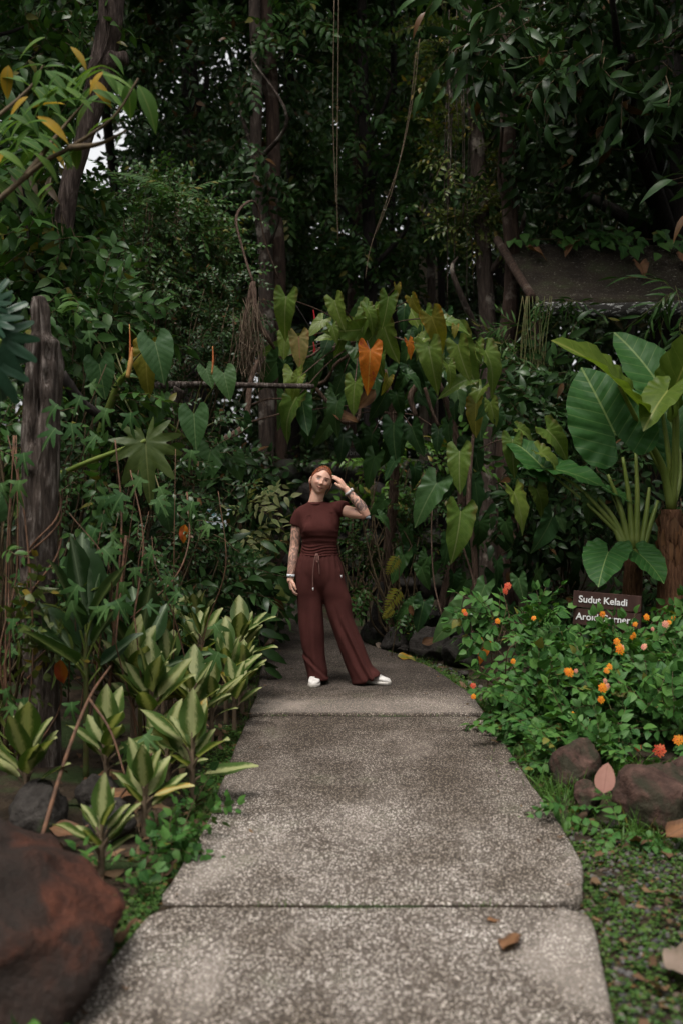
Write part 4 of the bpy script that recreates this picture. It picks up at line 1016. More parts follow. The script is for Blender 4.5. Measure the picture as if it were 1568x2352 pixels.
PHL = [(640, 300, 690, 510, 'philo', 0), (870, 360, 960, 505, 'philo', 1), (1020, 275, 990, 485, 'philo', 0), (1080, 190, 1095, 290, 'philo_yellow', 1), (990, 480, 1062, 745, 'philo', 0), (1190, 280, 1245, 405, 'philo_yellow', 0), (1330, 415, 1432, 655, 'philo_yellow', 1),
       (1310, 635, 1355, 905, 'philo', 1), (1520, 620, 1575, 870, 'philo', 0), (890, 655, 880, 915, 'philo_orange', 1), (1165, 590, 1205, 710, 'philo_orange', 0), (380, 560, 398, 780, 'philo_old', 0), (495, 730, 502, 925, 'philo_deep', 1), (290, 275, 258, 535, 'philo', 1),
       (232, 725, 82, 935, 'philo_dark', 0), (380, 850, 330, 985, 'philo', 1), (360, 1000, 190, 1245, 'philo', 1), (782, 885, 750, 1112, 'philo', 0), (745, 535, 712, 650, 'philo_deep', 0), (580, 650, 622, 772, 'philo_deep', 1), (1000, 965, 900, 1165, 'philo_dark', 0), (1080, 975, 1122, 1135, 'philo_dark', 1),
       (1165, 760, 1272, 905, 'philo_dark', 1), (965, 690, 942, 845, 'philo', 1), (1060, 1185, 1042, 1445, 'philo_deep', 0), (1190, 1205, 1250, 1405, 'philo_dark', 0), (1452, 1190, 1442, 1385, 'philo_deep', 0), (430, 1085, 480, 1335, 'philo_dark', 0), (600, 1185, 510, 1335, 'philo_deep', 1),
       (1380, 1225, 1360, 1380, 'philo_dark', 0), (905, 1255, 880, 1425, 'philo_dark', 1), (1440, 390, 1440, 560, 'philo_dark', 0), (1140, 340, 1110, 510, 'philo_dark', 0), (545, 500, 600, 610, 'philo_deep', 0), (275, 760, 300, 955, 'philo_dark', 1), (840, 330, 735, 455, 'philo_deep', 1), (1020, 850, 1000, 960, 'philo_yellow', 1),
       (700, 820, 640, 975, 'philo_deep', 0), (1230, 500, 1240, 600, 'philo_deep', 1), (620, 480, 660, 600, 'philo', 0), (1500, 480, 1490, 560, 'philo_yellow', 0), (1450, 760, 1500, 900, 'philo', 1)]
ORG = [P(900, 950, 9.2), P(960, 800, 9.3), P(830, 780, 9.1), P(1020, 850, 9.3)]
for x0, y0, x1, y1, key, v in PHL:
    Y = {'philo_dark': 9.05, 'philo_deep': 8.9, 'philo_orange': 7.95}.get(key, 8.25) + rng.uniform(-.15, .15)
    q = min(ORG, key=lambda o: np.linalg.norm(o - P(*c6(x0, y0), Y)))
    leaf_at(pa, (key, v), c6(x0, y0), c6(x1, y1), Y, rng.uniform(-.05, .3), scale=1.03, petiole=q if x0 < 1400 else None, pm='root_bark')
for k in range(30):
    x = rng.uniform(760, 1090); top = np.interp(x, [620, 800, 900, 1000, 1090], [850, 740, 700, 740, 830]); y = rng.uniform(top, 1060); a = rng.normal(0, .35); L = rng.uniform(45, 80)
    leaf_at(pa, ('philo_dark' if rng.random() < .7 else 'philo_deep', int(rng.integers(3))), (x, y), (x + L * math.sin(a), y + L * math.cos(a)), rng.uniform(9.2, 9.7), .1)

for k in range(50):
    x = rng.uniform(630, 1130); top = np.interp(x, [620, 740, 860, 930, 1040, 1130], [790, 700, 680, 660, 730, 840]); y = top + abs(rng.normal(0, 110)); a = rng.normal(0, .85); L = rng.uniform(36, 80)
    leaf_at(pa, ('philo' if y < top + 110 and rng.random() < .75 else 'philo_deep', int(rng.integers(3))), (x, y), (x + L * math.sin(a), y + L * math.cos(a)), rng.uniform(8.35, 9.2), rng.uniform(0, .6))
pr = thing('climbing_philodendron', 'philodendron with long green leaves climbing down the bank right of the woman', 'plant', gp(1.15, 8.7))
c = Cloud()
for p, r in [([gp(1.15, 8.7), P(1090, 1300, 8.6), P(1075, 1150, 8.6), P(1090, 950, 8.8)], [.03, .028, .022, .012]), ([P(1060, 1250, 8.5), P(1085, 1330, 8.5), P(1092, 1380, 8.4), P(1080, 1480, 8.3)], .009), ([P(1000, 1080, 8.6), P(990, 1200, 8.5), P(995, 1330, 8.4), P(1015, 1420, 8.3)], .007), ([P(1145, 1110, 8.5), P(1180, 1150, 8.5), P(1190, 1220, 8.5)], .007), ([P(1200, 1010, 8.5), P(1150, 1010, 8.6), P(1100, 1030, 8.8)], .006)]:
    c.raw(tube(p, r, 6))
part('stem', c, M['root_bark'], pr)
for a, b, key, v, Y in [((1054, 1040), (1048, 1126), 'philo', 0, 8.3), ((1000, 1112), (945, 1200), 'philo_deep', 0, 8.2), ((1092, 930), (1085, 1000), 'philo_yellow', 0, 8.7), ((1140, 950), (1150, 1000), 'philo_deep', 1, 8.7), ((1176, 1012), (1170, 1082), 'philo', 1, 8.3), ((1256, 988), (1318, 1044), 'philo', 1, 8.1),
                        ((1180, 1132), (1214, 1218), 'philo', 0, 8.0), ((1232, 1125), (1260, 1185), 'philo', 1, 8.1), ((1266, 1190), (1228, 1268), 'philo_deep', 0, 8.1), ((1350, 1145), (1358, 1203), 'philo_deep', 1, 7.9), ((1056, 1178), (1044, 1286), 'philo', 0, 8.1), ((1114, 808), (1160, 886), 'philo', 1, 8.8),
                        ((1050, 778), (1080, 888), 'philo', 0, 8.7), ((967, 1304), (982, 1354), 'philo_dark', 0, 8.5), ((1041, 1320), (1044, 1374), 'philo_dark', 1, 8.5), ((1056, 1404), (992, 1468), 'philo_deep', 0, 8.0), ((1080, 1478), (1052, 1524), 'philo_deep', 1, 7.9), ((972, 1384), (955, 1448), 'philo_dark', 0, 8.4),
                        ((1112, 1346), (1080, 1412), 'philo_deep', 2, 8.1), ((948, 1388), (905, 1412), 'philo_dark', 1, 8.4), ((1190, 985), (1235, 1000), 'philo', 1, 8.4), ((1240, 1040), (1310, 1070), 'philo', 1, 8.0), ((1285, 1190), (1300, 1225), 'philo_deep', 2, 8.0), ((1160, 1200), (1170, 1250), 'philo_dark', 0, 8.4),
                        ((1030, 1240), (1020, 1300), 'philo_dark', 2, 8.6), ((1100, 1200), (1110, 1270), 'philo_dark', 1, 8.5), ((1140, 1290), (1150, 1340), 'philo_dark', 0, 8.4), ((1235, 1310), (1225, 1370), 'philo_deep', 2, 8.0), ((1190, 1330), (1200, 1385), 'philo_deep', 0, 7.9), ((860, 1050), (835, 1120), 'philo_dark', 0, 9), ((905, 1060), (880, 1100), 'philo_deep', 2, 8.9),
                        ((1005, 1110), (1012, 1170), 'philo_dark', 1, 8.7), ((1090, 1110), (1100, 1180), 'philo_dark', 2, 8.7), ((870, 1185), (905, 1205), 'philo_deep', 1, 8.7), ((788, 1000), (782, 1062), 'philo_dark', 0, 9.2), ((828, 1012), (838, 1066), 'philo_dark', 1, 9.2), ((880, 1150), (850, 1185), 'philo_dark', 2, 8.8)]:
    leaf_at(pr, (key, v), a, b, Y, rng.uniform(0, .3), scale=1.04)
for k in range(34):
    x = rng.uniform(850, 1330); y = rng.uniform(1060 if x < 1200 else 1230, 1400); a = rng.normal(0, .4); L = rng.uniform(40, 70)
    leaf_at(pr, ('philo_dark', int(rng.integers(3))), (x, y), (x + L * math.sin(a), y + L * math.cos(a)), rng.uniform(8.8, 9.4), .1)
ob = (1098, 1476); leaf_at(pr, ('philo_orange', 2), (1112, 1478), (1102, 1528), 7.6, .2)
yf = thing('yellow_fern', 'little fern with two yellow feathery fronds right of the woman\'s hip', 'fern', gp(.42, 8.6))
c = Cloud()
for a, b in [((915, 1275), (888, 1318)), ((920, 1350), (885, 1400)), ((905, 1395), (878, 1420))]:
    one(c, frond(strip_leaf(.32, 3, .1, .1), 8, 1.0, .42, .1, tw=.01, mi=0), a, b, 8.4, 1.0, (0, -1, .3))
part('foliage', c, M['philo_yellow'] if False else M['lobed'], yf)
part('stem', Cloud().raw(tube([gp(.42, 8.6), P(915, 1400, 8.5), P(915, 1278, 8.4)], .004, 5)), M['twig'], yf)
for lab, b, blobs, lf, sp_ in [
    ('dark fine-leaved bush on the bank right of the woman\'s legs', (.6, 9.3), [(P(870, 1290, 9.2), (.25, .3, .3), 50), (P(950, 1240, 9.3), (.35, .3, .4), 60), (P(850, 1200, 9.6), (.3, .3, .3), 50), (P(900, 1370, 9.0), (.2, .2, .16), 26)], 'leaf_mid', 'small'),
    ('fresh green bush seen through the arch behind the woman\'s raised arm', (.1, 11.5), [(P(850, 1090, 11.3), (.4, .4, .3), 34), (P(960, 1090, 10.9), (.4, .3, .3), 34)], 'leaf_fresh', 'ovate'),
    ('bush of fern-like dark leaves under the mossy roof', (2.2, 9.8), [(P(1240, 960, 9.6), (.4, .4, .25), 40), (P(1320, 1120, 9.2), (.5, .4, .6), 90), (P(1200, 1180, 9.2), (.5, .3, .5), 70), (P(1450, 1330, 8.8), (.8, .4, .3), 80)], 'leaf_dark', 'ovate'),
    ('dark creeper bush filling the gap behind the tall taro', (3.4, 9.9), [(P(1500, 860, 9.9), (.8, .3, .35), 60), (P(1400, 940, 9.8), (.8, .4, .5), 80), (P(1540, 1100, 9.4), (.6, .4, .8), 90)], 'leaf_dark', 'lance'),
]:
    shrub('bush', lab, gp(*b), blobs, M[lf], SP[sp_], s=(.7, 1.1), face=(0, -.4, 0))

# hanging creepers
for k, (pts, lab) in enumerate([([(778, -20), (776, 200), (774, 420), (776, 560)], 'straight thin creeper hanging in the middle, left of a pair'), ([(768, -20), (765, 250), (770, 420), (772, 470)], 'shorter straight creeper just left of the long thin one'),
                                ([(962, 90), (950, 210), (920, 360), (880, 480), (850, 570), (838, 640)], 'long pale creeper curving down from the light gap to the philodendron'), ([(955, 120), (938, 260), (905, 420), (862, 540)], 'second pale creeper beside the long curving one')]):
    single('hanging_creeper', Cloud().raw(tube([P(x, y, 11.2 + .1 * k) for x, y in pts], .0038, 5)), M['vine_pale'], lab, 'creeper')

bv = thing('narrow_leaf_creeper', 'hanging creeper with narrow bamboo-like leaves on the front post of the roof', 'creeper', gp(2.0, 10.0))
c = Cloud()
for k in range(14):
    x = rng.uniform(1165, 1260); c.raw(tube([P(x + rng.uniform(-20, 20), 680, 10), P(x, 800, 9.9), P(x + rng.uniform(-25, 25), rng.uniform(880, 1000), 9.9)], .004, 4))
part('stem', c, M['twig_green'], bv)
c = Cloud(); fill(c, SP['bamboo'], P(1210, 780, 9.9), (.22, .2, .5), 70, (.6, .95), up=.3, down=.6, face=(0, -.6, 0)); fill(c, SP['bamboo'], P(1290, 690, 9.9), (.22, .12, .08), 14, (.7, 1.0)); fill(c, SP['bamboo'], P(1235, 900, 9.9), (.2, .2, .3), 26, (.7, 1.0)); fill(c, SP['bamboo'], P(1560, 690, 9.6), (.12, .15, .3), 12, (1.0, 1.5), down=.8)
part('foliage', c, [M['leaf_mid'], M['twig_green']], bv)

# ------------------------------------------------------------------ the mossy shelter roof
b = NB('mossy_roof'); o = b.obj(); n1 = b.noise(o, 3, 6, .65); n2 = b.noise(b.scaled(o, 10, 2.5, 10), 5, 5, .7)
col = b.ramp(n1, [(.3, (.014, .010, .007)), (.52, (.034, .025, .016)), (.68, (.040, .044, .018))]); col = b.mix(b.step(b.noise(o, 26, 4, .7), .60, .70), b.mix(b.step(n2, .56, .66), col, (.10, .088, .07)), (.22, .20, .17))
M['moss_roof'] = b.surf(col, .9, b.bump(b.math('ADD', n1, n2), .8, .03), .3)
b = NB('lichen_board'); o = b.obj(); n2 = b.noise(b.scaled(o, 6, 6, 14), 2.2, 5, .7, .6)
M['eave'] = b.surf(b.mix(b.step(n2, .52, .60), (.03, .028, .024), (.42, .42, .40)), .85, b.bump(n2, .6, .02), .3)
sh = thing('shelter', 'small open shelter with a sagging mossy roof behind the giant taro', 'shelter', gp(3.2, 10.8))
r0, r1 = P(1156, 562, 11.5), P(1228, 690, 10.3)
def roof():
    V = []; nu, nv = 30, 12
    for s_ in (0, -.06):
        for i in range(nu + 1):
            for j in range(nv + 1):
                f = j / nv; p = r0 * (1 - f) + r1 * f + np.array([3.6 * i / nu, 0, -.02 * i / nu])
                V.append(p + (0, 0, s_ + .03 * fbm(p, 1.5, 3) - .05 * math.sin(PI * f)))
    m = nv + 1; N = (nu + 1) * m; Q = []
    for i in range(nu):
        for j in range(nv):
            a = i * m + j; Q.append((a, a + 1, a + m + 1, a + m)); Q.append((N + a, N + a + m, N + a + m + 1, N + a + 1))
        a = i * m; Q.append((a, a + m, N + a + m, N + a)); a = i * m + nv; Q.append((a, N + a, N + a + m, a + m))
    for j in range(nv): Q.append((j, N + j, N + j + 1, j + 1)); a = nu * m + j; Q.append((a, a + 1, N + a + 1, N + a))
    return Tpl(V, Q)
part('roof', roof(), M['moss_roof'], sh)
ev = Cloud(); e0 = r1 + (0, -.05, -.10)
ev.raw(tube([e0 + (.35 * k - .02, 0, .01 * math.sin(2.1 * k)) for k in range(11)], .075, 9, ell=([.4, .4], [1, 1]), up=(0, 0, 1), wob=.06)); part('eave_board', ev, M['eave'], sh)
part('barge_pole', Cloud().raw(tube([r0 + (-.06, .1, .08), (r0 + r1) / 2 + (-.06, 0, .05), r1 + (-.05, -.12, .0)], [.05, .048, .045], 9, wob=.05)), M['bark_red'], sh)
for x, y in ((r1[0] + .03, 10.4), (r1[0] + 3.3, 10.4), (r0[0] + .1, 11.4), (r0[0] + 3.4, 11.4)):
    part('post', Cloud().raw(tube([gp(x, y), (x, y, 2), (x, y, 3.2 if y < 11 else 4.1)], .05, 8, wob=.05)), M['bark_red'], sh)
rc = thing('roof_creeper', 'leafy green creeper lying along the ridge of the mossy roof', 'creeper', P(1400, 590, 11))
ME['ovleaf'] = None
c = Cloud(); s0 = Cloud()
def onroof(u, f): return r0 * (1 - f) + r1 * f + np.array([3.6 * u, 0, .06])
for k in range(95):
    u = np.clip(rng.normal(.42, .22), .02, .98); f = abs(rng.normal(.12, .14)) if u > .2 else abs(rng.normal(.1, .06)); q = onroof(u, min(f, .7)) + (0, -.03, .03 + abs(rng.normal(0, .05)))
    c.add(OV, q, np.array([rng.normal(0, .6), -.6, -.5]), np.array([rng.normal(0, .3), -.6, .9]), rng.uniform(.12, .2))
for k in range(7): s0.raw(tube([onroof(.02 + .12 * k, .05) + (0, 0, .03), onroof(.1 + .12 * k, .1) + (0, 0, .06), onroof(.2 + .11 * k, .04) + (0, 0, .03)], .006, 5))
part('foliage', c, M['leaf_lantana'], rc); part('stem', s0, M['twig'], rc)
DLF = polar_leaf(HEART, 20, 3, .45, .5, .08, 5)
for k, (u, f) in enumerate([(.06, .28), (.20, .18), (.36, .55), (.52, .38), (.57, .33), (.64, .55), (.68, .42), (.72, .36)]):
    c = Cloud(); q = onroof(u, f) + (0, -.02, .04); c.add(DLF, q, np.array([rng.normal(0, 1), -.5, -.3]), np.array([rng.normal(0, .4), -.5, 1]), .2)
    single('dead_leaf', c, M['dead'], ['curled dead leaf on the roof nearest the slanting pole', 'pinkish dead leaf under the creeper near the slanting pole', 'lone dead leaf in the middle of the bare roof slope', 'dead leaf just under the thickest creeper leaves', 'dead leaf beside the one under the thickest creeper leaves', 'dead leaf low on the roof near the frame edge', 'dead leaf high in the heap near the frame edge', 'dead leaf farthest right on the roof'][k], 'dead leaf', loc=q)

# ------------------------------------------------------------------ giant taro at the right
TL = {}
for k, (h, key, fo, dr, wv, rp) in enumerate([(ROUND, 'taro', .08, .12, .035, .012), (ROUND, 'taro_under', .35, .3, .03, .006), (ROUND, 'taro', .2, .25, .03, .01)]):
    TL[k] = polar_leaf(h, 64, 8, fo, dr, wv, 13, cup=.0, rip=rp); ME['tarol', k] = leaf_set('taro_leaf', TL[k], M[key])
TL[3] = polar_leaf([(x * .62, y) for x, y in ROUND], 64, 8, .2, .25, .03, 11, rip=.008); ME['tarol', 3] = leaf_set('taro_leaf', TL[3], M['taro'])
ME['tarol', 4] = leaf_set('taro_leaf', polar_leaf([(x * .62, y) for x, y in ROUND], 64, 8, .3, .2, .03, 11, rip=.008), M['taro_under'])
gt_ = thing('giant_taro', 'giant taro with huge upright leaves on thick stalks at the right edge', 'plant', gp(2.52, 7.65))
b0 = P(1541, 1300, 7.65); b1 = P(1541, 1170, 7.65)
part('trunk', Cloud().raw(tube([gp(2.52, 7.65), b0, P(1541, 1220, 7.65), b1], [.10, .095, .09, .075], 12, wob=.1)), M['fibre'], gt_)
c = Cloud()
for k in range(26):
    a = rng.uniform(0, 2 * PI); q = P(1541, 1190 + rng.uniform(-30, 60), 7.65) + (.09 * math.cos(a), .09 * math.sin(a), 0)
    c.add(strip_leaf(.3, 4, .3, .4, wave=.2), q, np.array([math.cos(a) * .3, math.sin(a) * .3, -1]), np.array([math.cos(a), math.sin(a), .2]), rng.uniform(.14, .26))
part('dry_sheath', c, M['dead'], gt_)
def taro_leaf(parent, a, b, Y, Y2, k, n, base, r=.028, scale=1.0, mids=()):
    pa_ = P(*a, Y); pb = P(*b, Y2)
    o = inst('leaf', ME['tarol', k], parent, pa_, pb - pa_, np.array(n, float), np.linalg.norm(pb - pa_) * scale)
    q = [pa_] + [np.asarray(m_, float) for m_ in mids] + [np.asarray(base, float)]
    part('stalk', Cloud().raw(tube(q, [r * .4, r * .7, r * 1.1], 9)), M['taro_stem'], parent)
    return o
taro_leaf(gt_, (1409, 992), (1336, 836), 7.35, 7.5, 0, (-.1, -1, .25), b1, .02, 1.0, [P(1470, 1010, 7.6), P(1525, 1100, 7.65)])
taro_leaf(gt_, (1421, 886), (1300, 752), 7.2, 6.85, 4, (.62, -.55, .9), b1, .034, 1.0, [P(1474, 990, 7.4), P(1519, 1070, 7.6)])
taro_leaf(gt_, (1508, 877), (1417, 742), 7.7, 7.9, 3, (-.1, -1, .5), b1, .03, 1.0, [P(1528, 1000, 7.7), P(1540, 1100, 7.67)])
taro_leaf(gt_, (1550, 890), (1600, 740), 7.5, 7.1, 4, (-.9, -.6, .3), b1, .034, 1.0, [P(1552, 1000, 7.6)])
taro_leaf(gt_, (1530, 900), (1484, 957), 7.3, 7.1, 4, (-.5, -.8, .5), b1, .012, 1.2, [P(1545, 960, 7.5)])
taro_leaf(gt_, (1560, 1030), (1520, 905), 7.9, 8.0, 2, (-.1, -1, .35), b1, .026, 1.0, [P(1560, 1100, 7.8)])
t2 = thing('giant_taro', 'shorter taro with fanned green stalks and a flat spreading leaf left of the giant one', 'plant', gp(2.28, 7.9))
bb = P(1455, 1262, 7.8); part('trunk', Cloud().raw(tube([gp(2.28, 7.9), bb], [.09, .07], 10, smooth=False)), M['fibre'], t2)
taro_leaf(t2, (1256, 1076), (1404, 1092), 8.05, 7.75, 3, (.0, -.35, 1), bb, .02, 1.0, [P(1340, 1130, 7.9)])
taro_leaf(t2, (1240, 1068), (1164, 985), 8.1, 8.3, 3, (-.2, -.6, 1), bb, .018, 1.0, [P(1350, 1160, 7.9)])
taro_leaf(t2, (1395, 1270), (1370, 1328), 7.6, 7.35, 2, (-.3, -.6, 1), bb, .012, 1.0)
taro_leaf(t2, (1470, 1275), (1530, 1325), 7.6, 7.4, 2, (.1, -.6, 1), bb, .012, 1.0)
taro_leaf(t2, (1400, 1128), (1465, 1148), 7.9, 7.8, 3, (0, -.4, 1), bb, .012, .9)
for x, y, x2 in [(1429, 1050, 1452), (1459, 1040, 1460), (1490, 1120, 1470), (1369, 1140, 1440), (1395, 1090, 1445), (1510, 1150, 1475), (1375, 1170, 1432)]:
    part('stalk', Cloud().raw(tube([P(x, y, 7.9), P((x + x2) / 2 + 3, (y + 1240) / 2, 7.85), P(x2, 1262, 7.8)], [.012, .02, .03], 8)), M['taro_stem'], t2)


# ------------------------------------------------------------------ lantana hedge with its flowers, sign in it
FL = Cloud()
for k in range(26):
    a = 2.4 * k; r = .0035 * math.sqrt(k) * 1.15; q = np.array([r * math.cos(a), r * math.sin(a), .010 - r * r * 12])
    FL.add(polar_leaf([(0, 1), (.5, .7), (.6, 0), (.4, -.5), (0, -.6)], 8, 1, -.1, .0), q, np.array([math.cos(a), math.sin(a), -.1]), np.array([q[0] * 30, q[1] * 30, 1]), .0062)
FL = FL.tpl()
FME = {k: mesh_of('flower_head', FL, M[m]) for k, m in (('o', 'flower_orange'), ('r', 'flower_red'), ('p', 'flower_pink'))}
def lant(lab, base, blobs, flowers, Yf):
    t = shrub('lantana', lab, base, blobs, M['leaf_lantana'], SP['lantana'], s=(.85, 1.2), face=(0, -.55, .2), up=.9, down=-.1, stem_r=.006, nst=10, group='flowering bushes right of the path')
    for x, y, k, s in flowers:
        Y = np.interp(y, [1330, 1450, 1600, 1760], [Yf + .25, Yf - .15, Yf - .5, Yf - .8])
        inst('flower_head', FME[k], t, P(x, y, Y), np.array([rng.normal(0, .3), .3, 1]), np.array([rng.normal(0, .4), -1, .6]), s * .68)
    return t
lant('flowering bush leaning over the path edge, with red buds at its tip', gp(1.15, 6.5), [(P(1175, 1425, 6.6), (.14, .16, .16), 26), (P(1200, 1520, 6.4), (.22, .26, .20), 54), (P(1195, 1600, 6.1), (.16, .2, .16), 32), (P(1225, 1450, 6.6), (.15, .2, .15), 30)],
     [(1165, 1346, 'r', 1.5), (1158, 1358, 'r', 1.5), (1064, 1404, 'o', 1.0), (1068, 1410, 'r', .9), (1141, 1427, 'o', 1.2), (1225, 1420, 'o', 1.0), (1085, 1575, 'r', 1.1), (1086, 1600, 'o', 1.0), (1178, 1519, 'o', 1.1)], 6.2)
lant('dense flowering bush below the brown sign, most orange flower heads', gp(1.65, 6.3), [(P(1320, 1580, 6.3), (.28, .26, .12), 80), (P(1320, 1640, 6.0), (.34, .32, .18), 90), (P(1440, 1625, 6.0), (.34, .3, .16), 90), (P(1320, 1670, 5.7), (.26, .2, .12), 46), (P(1440, 1690, 5.6), (.32, .25, .2), 60), (P(1395, 1512, 6.25), (.25, .14, .03), 26), (P(1330, 1500, 6.4), (.14, .14, .05), 18), (P(1440, 1508, 6.3), (.14, .12, .02), 16), (P(1345, 1500, 6.35), (.1, .1, .02), 12)],
     [(1382, 1411, 'o', 1.3), (1421, 1492, 'o', 2.1), (1424, 1488, 'p', 1.4), (1415, 1474, 'o', 1.4), (1479, 1486, 'p', 1.3), (1306, 1545, 'o', 1.7), (1300, 1541, 'o', 1.2), (1321, 1541, 'p', .9), (1398, 1532, 'o', 1.3), (1393, 1540, 'o', 1.2), (1382, 1580, 'o', 1.8), (1392, 1577, 'p', 1.3), (1379, 1607, 'o', 1.4), (1388, 1564, 'p', 1.0), (1454, 1459, 'o', 1.2), (1449, 1464, 'o', 1.0), (1313, 1640, 'o', .9)], 6.05)
lant('flowering bush in the right corner, rising above the brown sign', gp(2.15, 6.6), [(P(1625, 1400, 6.7), (.16, .25, .28), 60), (P(1580, 1560, 6.4), (.24, .3, .16), 70), (P(1570, 1600, 6.1), (.3, .3, .28), 80), (P(1560, 1700, 5.7), (.3, .25, .2), 60)],
     [(1483, 1418, 'o', 1.4), (1526, 1434, 'p', 1.5), (1458, 1434, 'o', 1.0), (1535, 1430, 'o', 1.0), (1497, 1445, 'p', .9), (1557, 1700, 'o', 1.9), (1513, 1724, 'r', 2.3), (1465, 1718, 'r', 1.2), (1545, 1420, 'o', 1.0)], 6.15)
sm = thing('sprawling_weed', 'low round-leaved weeds with grass over the rocks under the flowering bushes', 'weeds', gp(1.3, 5.5))
c = Cloud()
for cc, rad, n in [(P(1220, 1725, 5.6), (.14, .16, .07), 22), (P(1330, 1735, 5.3), (.2, .16, .07), 26), (P(1480, 1750, 5.1), (.3, .2, .12), 40), (P(1500, 1800, 4.9), (.2, .1, .06), 14), (P(1300, 1860, 4.5), (.10, .05, .03), 6), (P(1440, 1905, 4.3), (.2, .05, .03), 8)]: fill(c, SP['lantana'], cc, rad, n, (.6, .95), face=(0, -.3, .4))
part('foliage', c, [M['leaf_lantana'], M['twig_green']], sm)

def lettering(txt, size, mat, parent, M4, off=0.0):
    """writing as a flat raised mesh"""
    cu = bpy.data.curves.new('lettering', 'FONT'); cu.body = txt; cu.size = size; cu.align_x = 'CENTER'; cu.align_y = 'CENTER'; cu.extrude = .001; cu.offset = off
    tmp = bpy.data.objects.new('lettering_curve', cu); COL.objects.link(tmp)
    me = bpy.data.meshes.new_from_object(tmp.evaluated_get(bpy.context.evaluated_depsgraph_get())); bpy.data.objects.remove(tmp)
    me.name = 'lettering'; me.materials.clear(); me.materials.append(mat)
    o = bpy.data.objects.new('lettering', me); COL.objects.link(o); o.parent = parent; o.matrix_basis = M4
    return o

sg = thing('name_sign', 'brown wooden sign reading Sudut Keladi among the flowering bushes', 'sign', gp(1.93, 6.95))
def sign_board(c0, w, h, slope, yaw, th_=.022): return box((0, 0, 0), (w, th_, h), None, .004), rotz(yaw) @ roty(slope)
M['sign'] = bark_mat('sign_wood', (.040, .020, .016), (.058, .029, .023), (.078, .040, .032), .6, bump=.25)
M['letter'] = plain_mat('letter', (.78, .77, .76), None, 20, .5)
SR = rotz(-.10) @ roty(.075)
s1 = P(1393, 1381, 6.95); s2 = P(1393, 1421, 6.95)
for k, (cc, txt, off) in enumerate([(s1, 'Sudut Keladi', -.008), (s2, 'Aroid Corner', -.008)]):
    bx = box((0, 0, 0), (.465, .022, .110), None, .004); bx.V = bx.V @ SR.T + cc
    pl = part('plank', bx, M['sign'], sg, smooth=False)
    R4 = Matrix(SR.tolist()).to_4x4() @ Matrix.Rotation(PI / 2, 4, 'X')
    R4.translation = Vector(tuple(cc + SR @ np.array([-.030, -.0135, 0]) - np.array(sg.location)))
    lettering(txt, .066, M['letter'], pl, R4, .0012)
for dx in (-.19, .19):
    q = s1 + SR @ np.array([dx, .03, 0]); part('leg', box((q[0], q[1], q[2] / 2 - .03), (.04, .03, q[2] + .10), None, .004), M['sign'], sg, smooth=False)

# small boards deeper in
M['board_pale'] = plain_mat('board_pale', (.33, .37, .40), (.24, .31, .33), 6, .4)
M['board_green'] = plain_mat('board_green', (.05, .16, .16), (.02, .08, .09), 14, .35)
M['metal'] = plain_mat('metal', (.10, .09, .08), (.06, .055, .05), 20, .5)
ib = thing('info_board', 'slanted pale plant information board half hidden by leaves left of the woman', 'board', gp(-1.1, 8.9))
RI = rotz(-.12) @ rotx(.62); q = P(494, 1192, 8.9)
bx = box((0, 0, 0), (.26, .28, .012), None, .004); bx.V = bx.V @ RI.T + q; part('panel', bx, M['board_pale'], ib, smooth=False)
for cx_, cy_, w, h in [(-.06, .08, .10, .08), (-.04, -.02, .04, .04), (-.09, -.08, .03, .03)]:
    bx = box((cx_, cy_, .008), (w, h, .003)); bx.V = bx.V @ RI.T + q; part('picture', bx, M['board_green'], ib, smooth=False)
part('leg', Cloud().raw(tube([gp(-1.1, 8.95), q - (0, -.03, .02)], .02, 8, smooth=False)), M['metal'], ib)
wb = thing('info_board', 'small white board edge showing under the woman\'s raised elbow', 'board', gp(.24, 9.6)); q = P(834, 1186, 9.6)
bx = box((0, 0, 0), (.13, .10, .012), None, .003); bx.V = bx.V @ (rotz(.1) @ rotx(.35)).T + q; part('panel', bx, M['board_pale'], wb, smooth=False)
part('leg', Cloud().raw(tube([gp(.24, 9.62), q - (0, -.02, .01)], .010, 8, smooth=False)), M['post_dark'], wb)
hb = thing('plant_label', 'dark hanging plate reading Hybrid in the shade above the woman', 'sign', P(805, 1040, 10.0))
pl = part('plate', box(P(805, 1040, 10.0), (.24, .015, .10), None, .003), M['post_dark'], hb, smooth=False)
M['letter_dim'] = plain_mat('letter_dim', (.10, .10, .095), None, 20, .6)
lettering('Hybrid', .075, M['letter_dim'], pl, Matrix.Translation((0, -.0095, 0)) @ Matrix.Rotation(PI / 2, 4, 'X'))
part('wire', Cloud().raw(tube([P(800, 960, 10.0), P(805, 1025, 10.0)], .003, 4, smooth=False)), M['metal'], hb)

